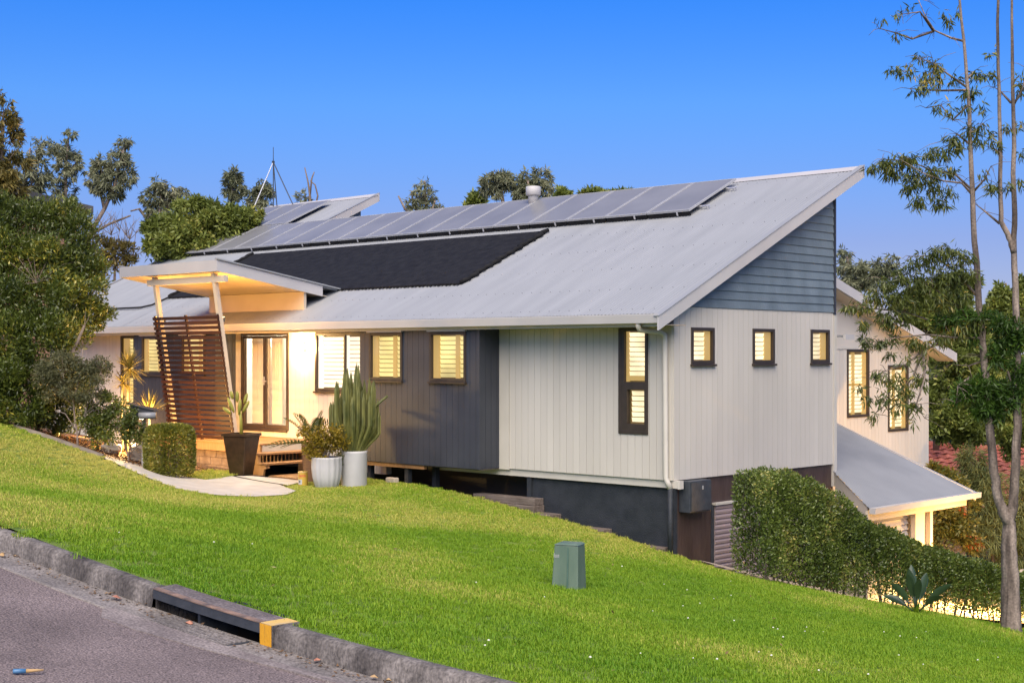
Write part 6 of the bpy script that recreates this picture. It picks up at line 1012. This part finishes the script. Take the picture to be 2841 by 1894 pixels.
bt = empty('paint_brush', (5.84, -14.35, .03)); tag(bt, 'discarded brush with blue handle and tan bristles on the road', 'brush')
zr_ = kerb_at(5.84)[1]-.148+.148-.085
zr_ = kerb_at(5.84)[1]-.105+.025
q0 = Vector((5.80, -14.43, zr_)); q1 = q0+fx*.065+fy*.01; q2 = q0+fx*.165+fy*.04
MB().tube([q0-fx*.01, q0, q1], .016, .015, k=10).build('handle', mat('blue_plastic', (.04,.13,.26), (.08,.2,.36), 20, .4), bt, True); MB().tube([q1, q1.lerp(q2, .5), q2], .013, .006, k=8).build('bristles', TL, bt, True)
# fine debris along the gutter
rg = np.random.default_rng(15); n_ = 900; x_ = rg.uniform(-2, 9, n_); off = .15+np.abs(rg.normal(0, .09, n_)); kk = np.array([kerb_at(v) for v in x_]); P = np.c_[x_, kk[:,0]-off, kk[:,1]-.141+rg.uniform(0, .006, n_)]
a = rg.uniform(0, 6.28, n_); ax = np.c_[np.cos(a), np.sin(a), rg.normal(size=n_)*.25]; sd = np.c_[-np.sin(a), np.cos(a), rg.normal(size=n_)*.25]; LL = (.022*rg.uniform(.4, 1.8, n_))[:,None]
o = np_mesh('gutter_debris', np.stack([P, P+ax*LL*.5+sd*LL*.3, P+ax*LL, P+ax*LL*.5-sd*LL*.3], 1).reshape(-1, 3), np.arange(4*n_).reshape(n_, 4), leafmat('debris', (.05,.03,.018), (.20,.12,.06), (.35,.25,.14), .1, .9, 3.)); stuff(o); tag(o, 'fine brown leaf debris lying along the gutter', 'debris')
rg = np.random.default_rng(23); n_ = 260; x_ = rg.uniform(-9, 9, n_); y_ = rg.uniform(-12.2, -1.2, n_); ok = (y_ < -5.6) | ((x_ > -4.5) & (y_ < -1.2) & (x_ < 1.5)) | ((x_ > 1.5) & (y_ < -1)); x_, y_ = x_[ok], y_[ok]; n_ = len(x_)
P = np.c_[x_, y_, gzv(np.c_[x_, y_])+rg.uniform(.018, .03, n_)]; a = rg.uniform(0, 6.28, n_); ax = np.c_[np.cos(a), np.sin(a), rg.normal(size=n_)*.3]; sd = np.c_[-np.sin(a), np.cos(a), rg.normal(size=n_)*.3]; LL = (.045*rg.uniform(.5, 1.5, n_))[:,None]
o = np_mesh('lawn_leaves', np.stack([P, P+ax*LL*.5+sd*LL*.22, P+ax*LL, P+ax*LL*.5-sd*LL*.22], 1).reshape(-1, 3), np.arange(4*n_).reshape(n_, 4), leafmat('dry_leaf', (.10,.06,.025), (.28,.20,.08), (.42,.36,.16), .2, .8, 3.)); stuff(o); tag(o, 'small dry leaves and straw bits scattered on the lawn', 'leaves')
# clover flowers and pale stems in the lawn
rg = np.random.default_rng(9); mb = MB()
for i in range(45):
    x_, y_ = rg.uniform(1.5, 9), rg.uniform(-11.5, -1.5)
    if y_ > -1 or (x_ < 2 and y_ > -1.5): continue
    z_ = gz(x_, y_)+.035; s_ = rg.uniform(.007, .013); mb.lathe([(s_*.4, -s_*.5), (s_, 0), (s_*.5, s_*.7)], (x_, y_, z_), 6)
cf = mb.build('clover_flowers', mat('clover_white', (.62,.62,.52), (.7,.7,.6), 30, .8)); stuff(cf); tag(cf, 'tiny white clover flowers scattered through the lawn', 'flowers')
# wooded backdrop running on behind the neighbours
rd = random.Random(71); fc = []
for i in range(70):
    a_ = .30+1.05*i/69; d_ = rd.uniform(52, 66); p = Vector((14.288, -18.84, 0))+Vector((-.689, .725, 0))*d_*math.cos(a_)+Vector((.725, .689, 0))*d_*math.sin(a_)
    fc.append((p.x, p.y, rd.uniform(-3, 1.5), rd.uniform(2.2, 3.6), rd.uniform(2.2, 3.8)))
fw_ = leaves('far_wood', fc, 42000, .42, .17, LM['leafy'], None, 72, .1, .5, 0, .5, (10, .9, .36, .85)); stuff(fw_); tag(fw_, 'distant dark green woodland behind the tiled house', 'woodland')
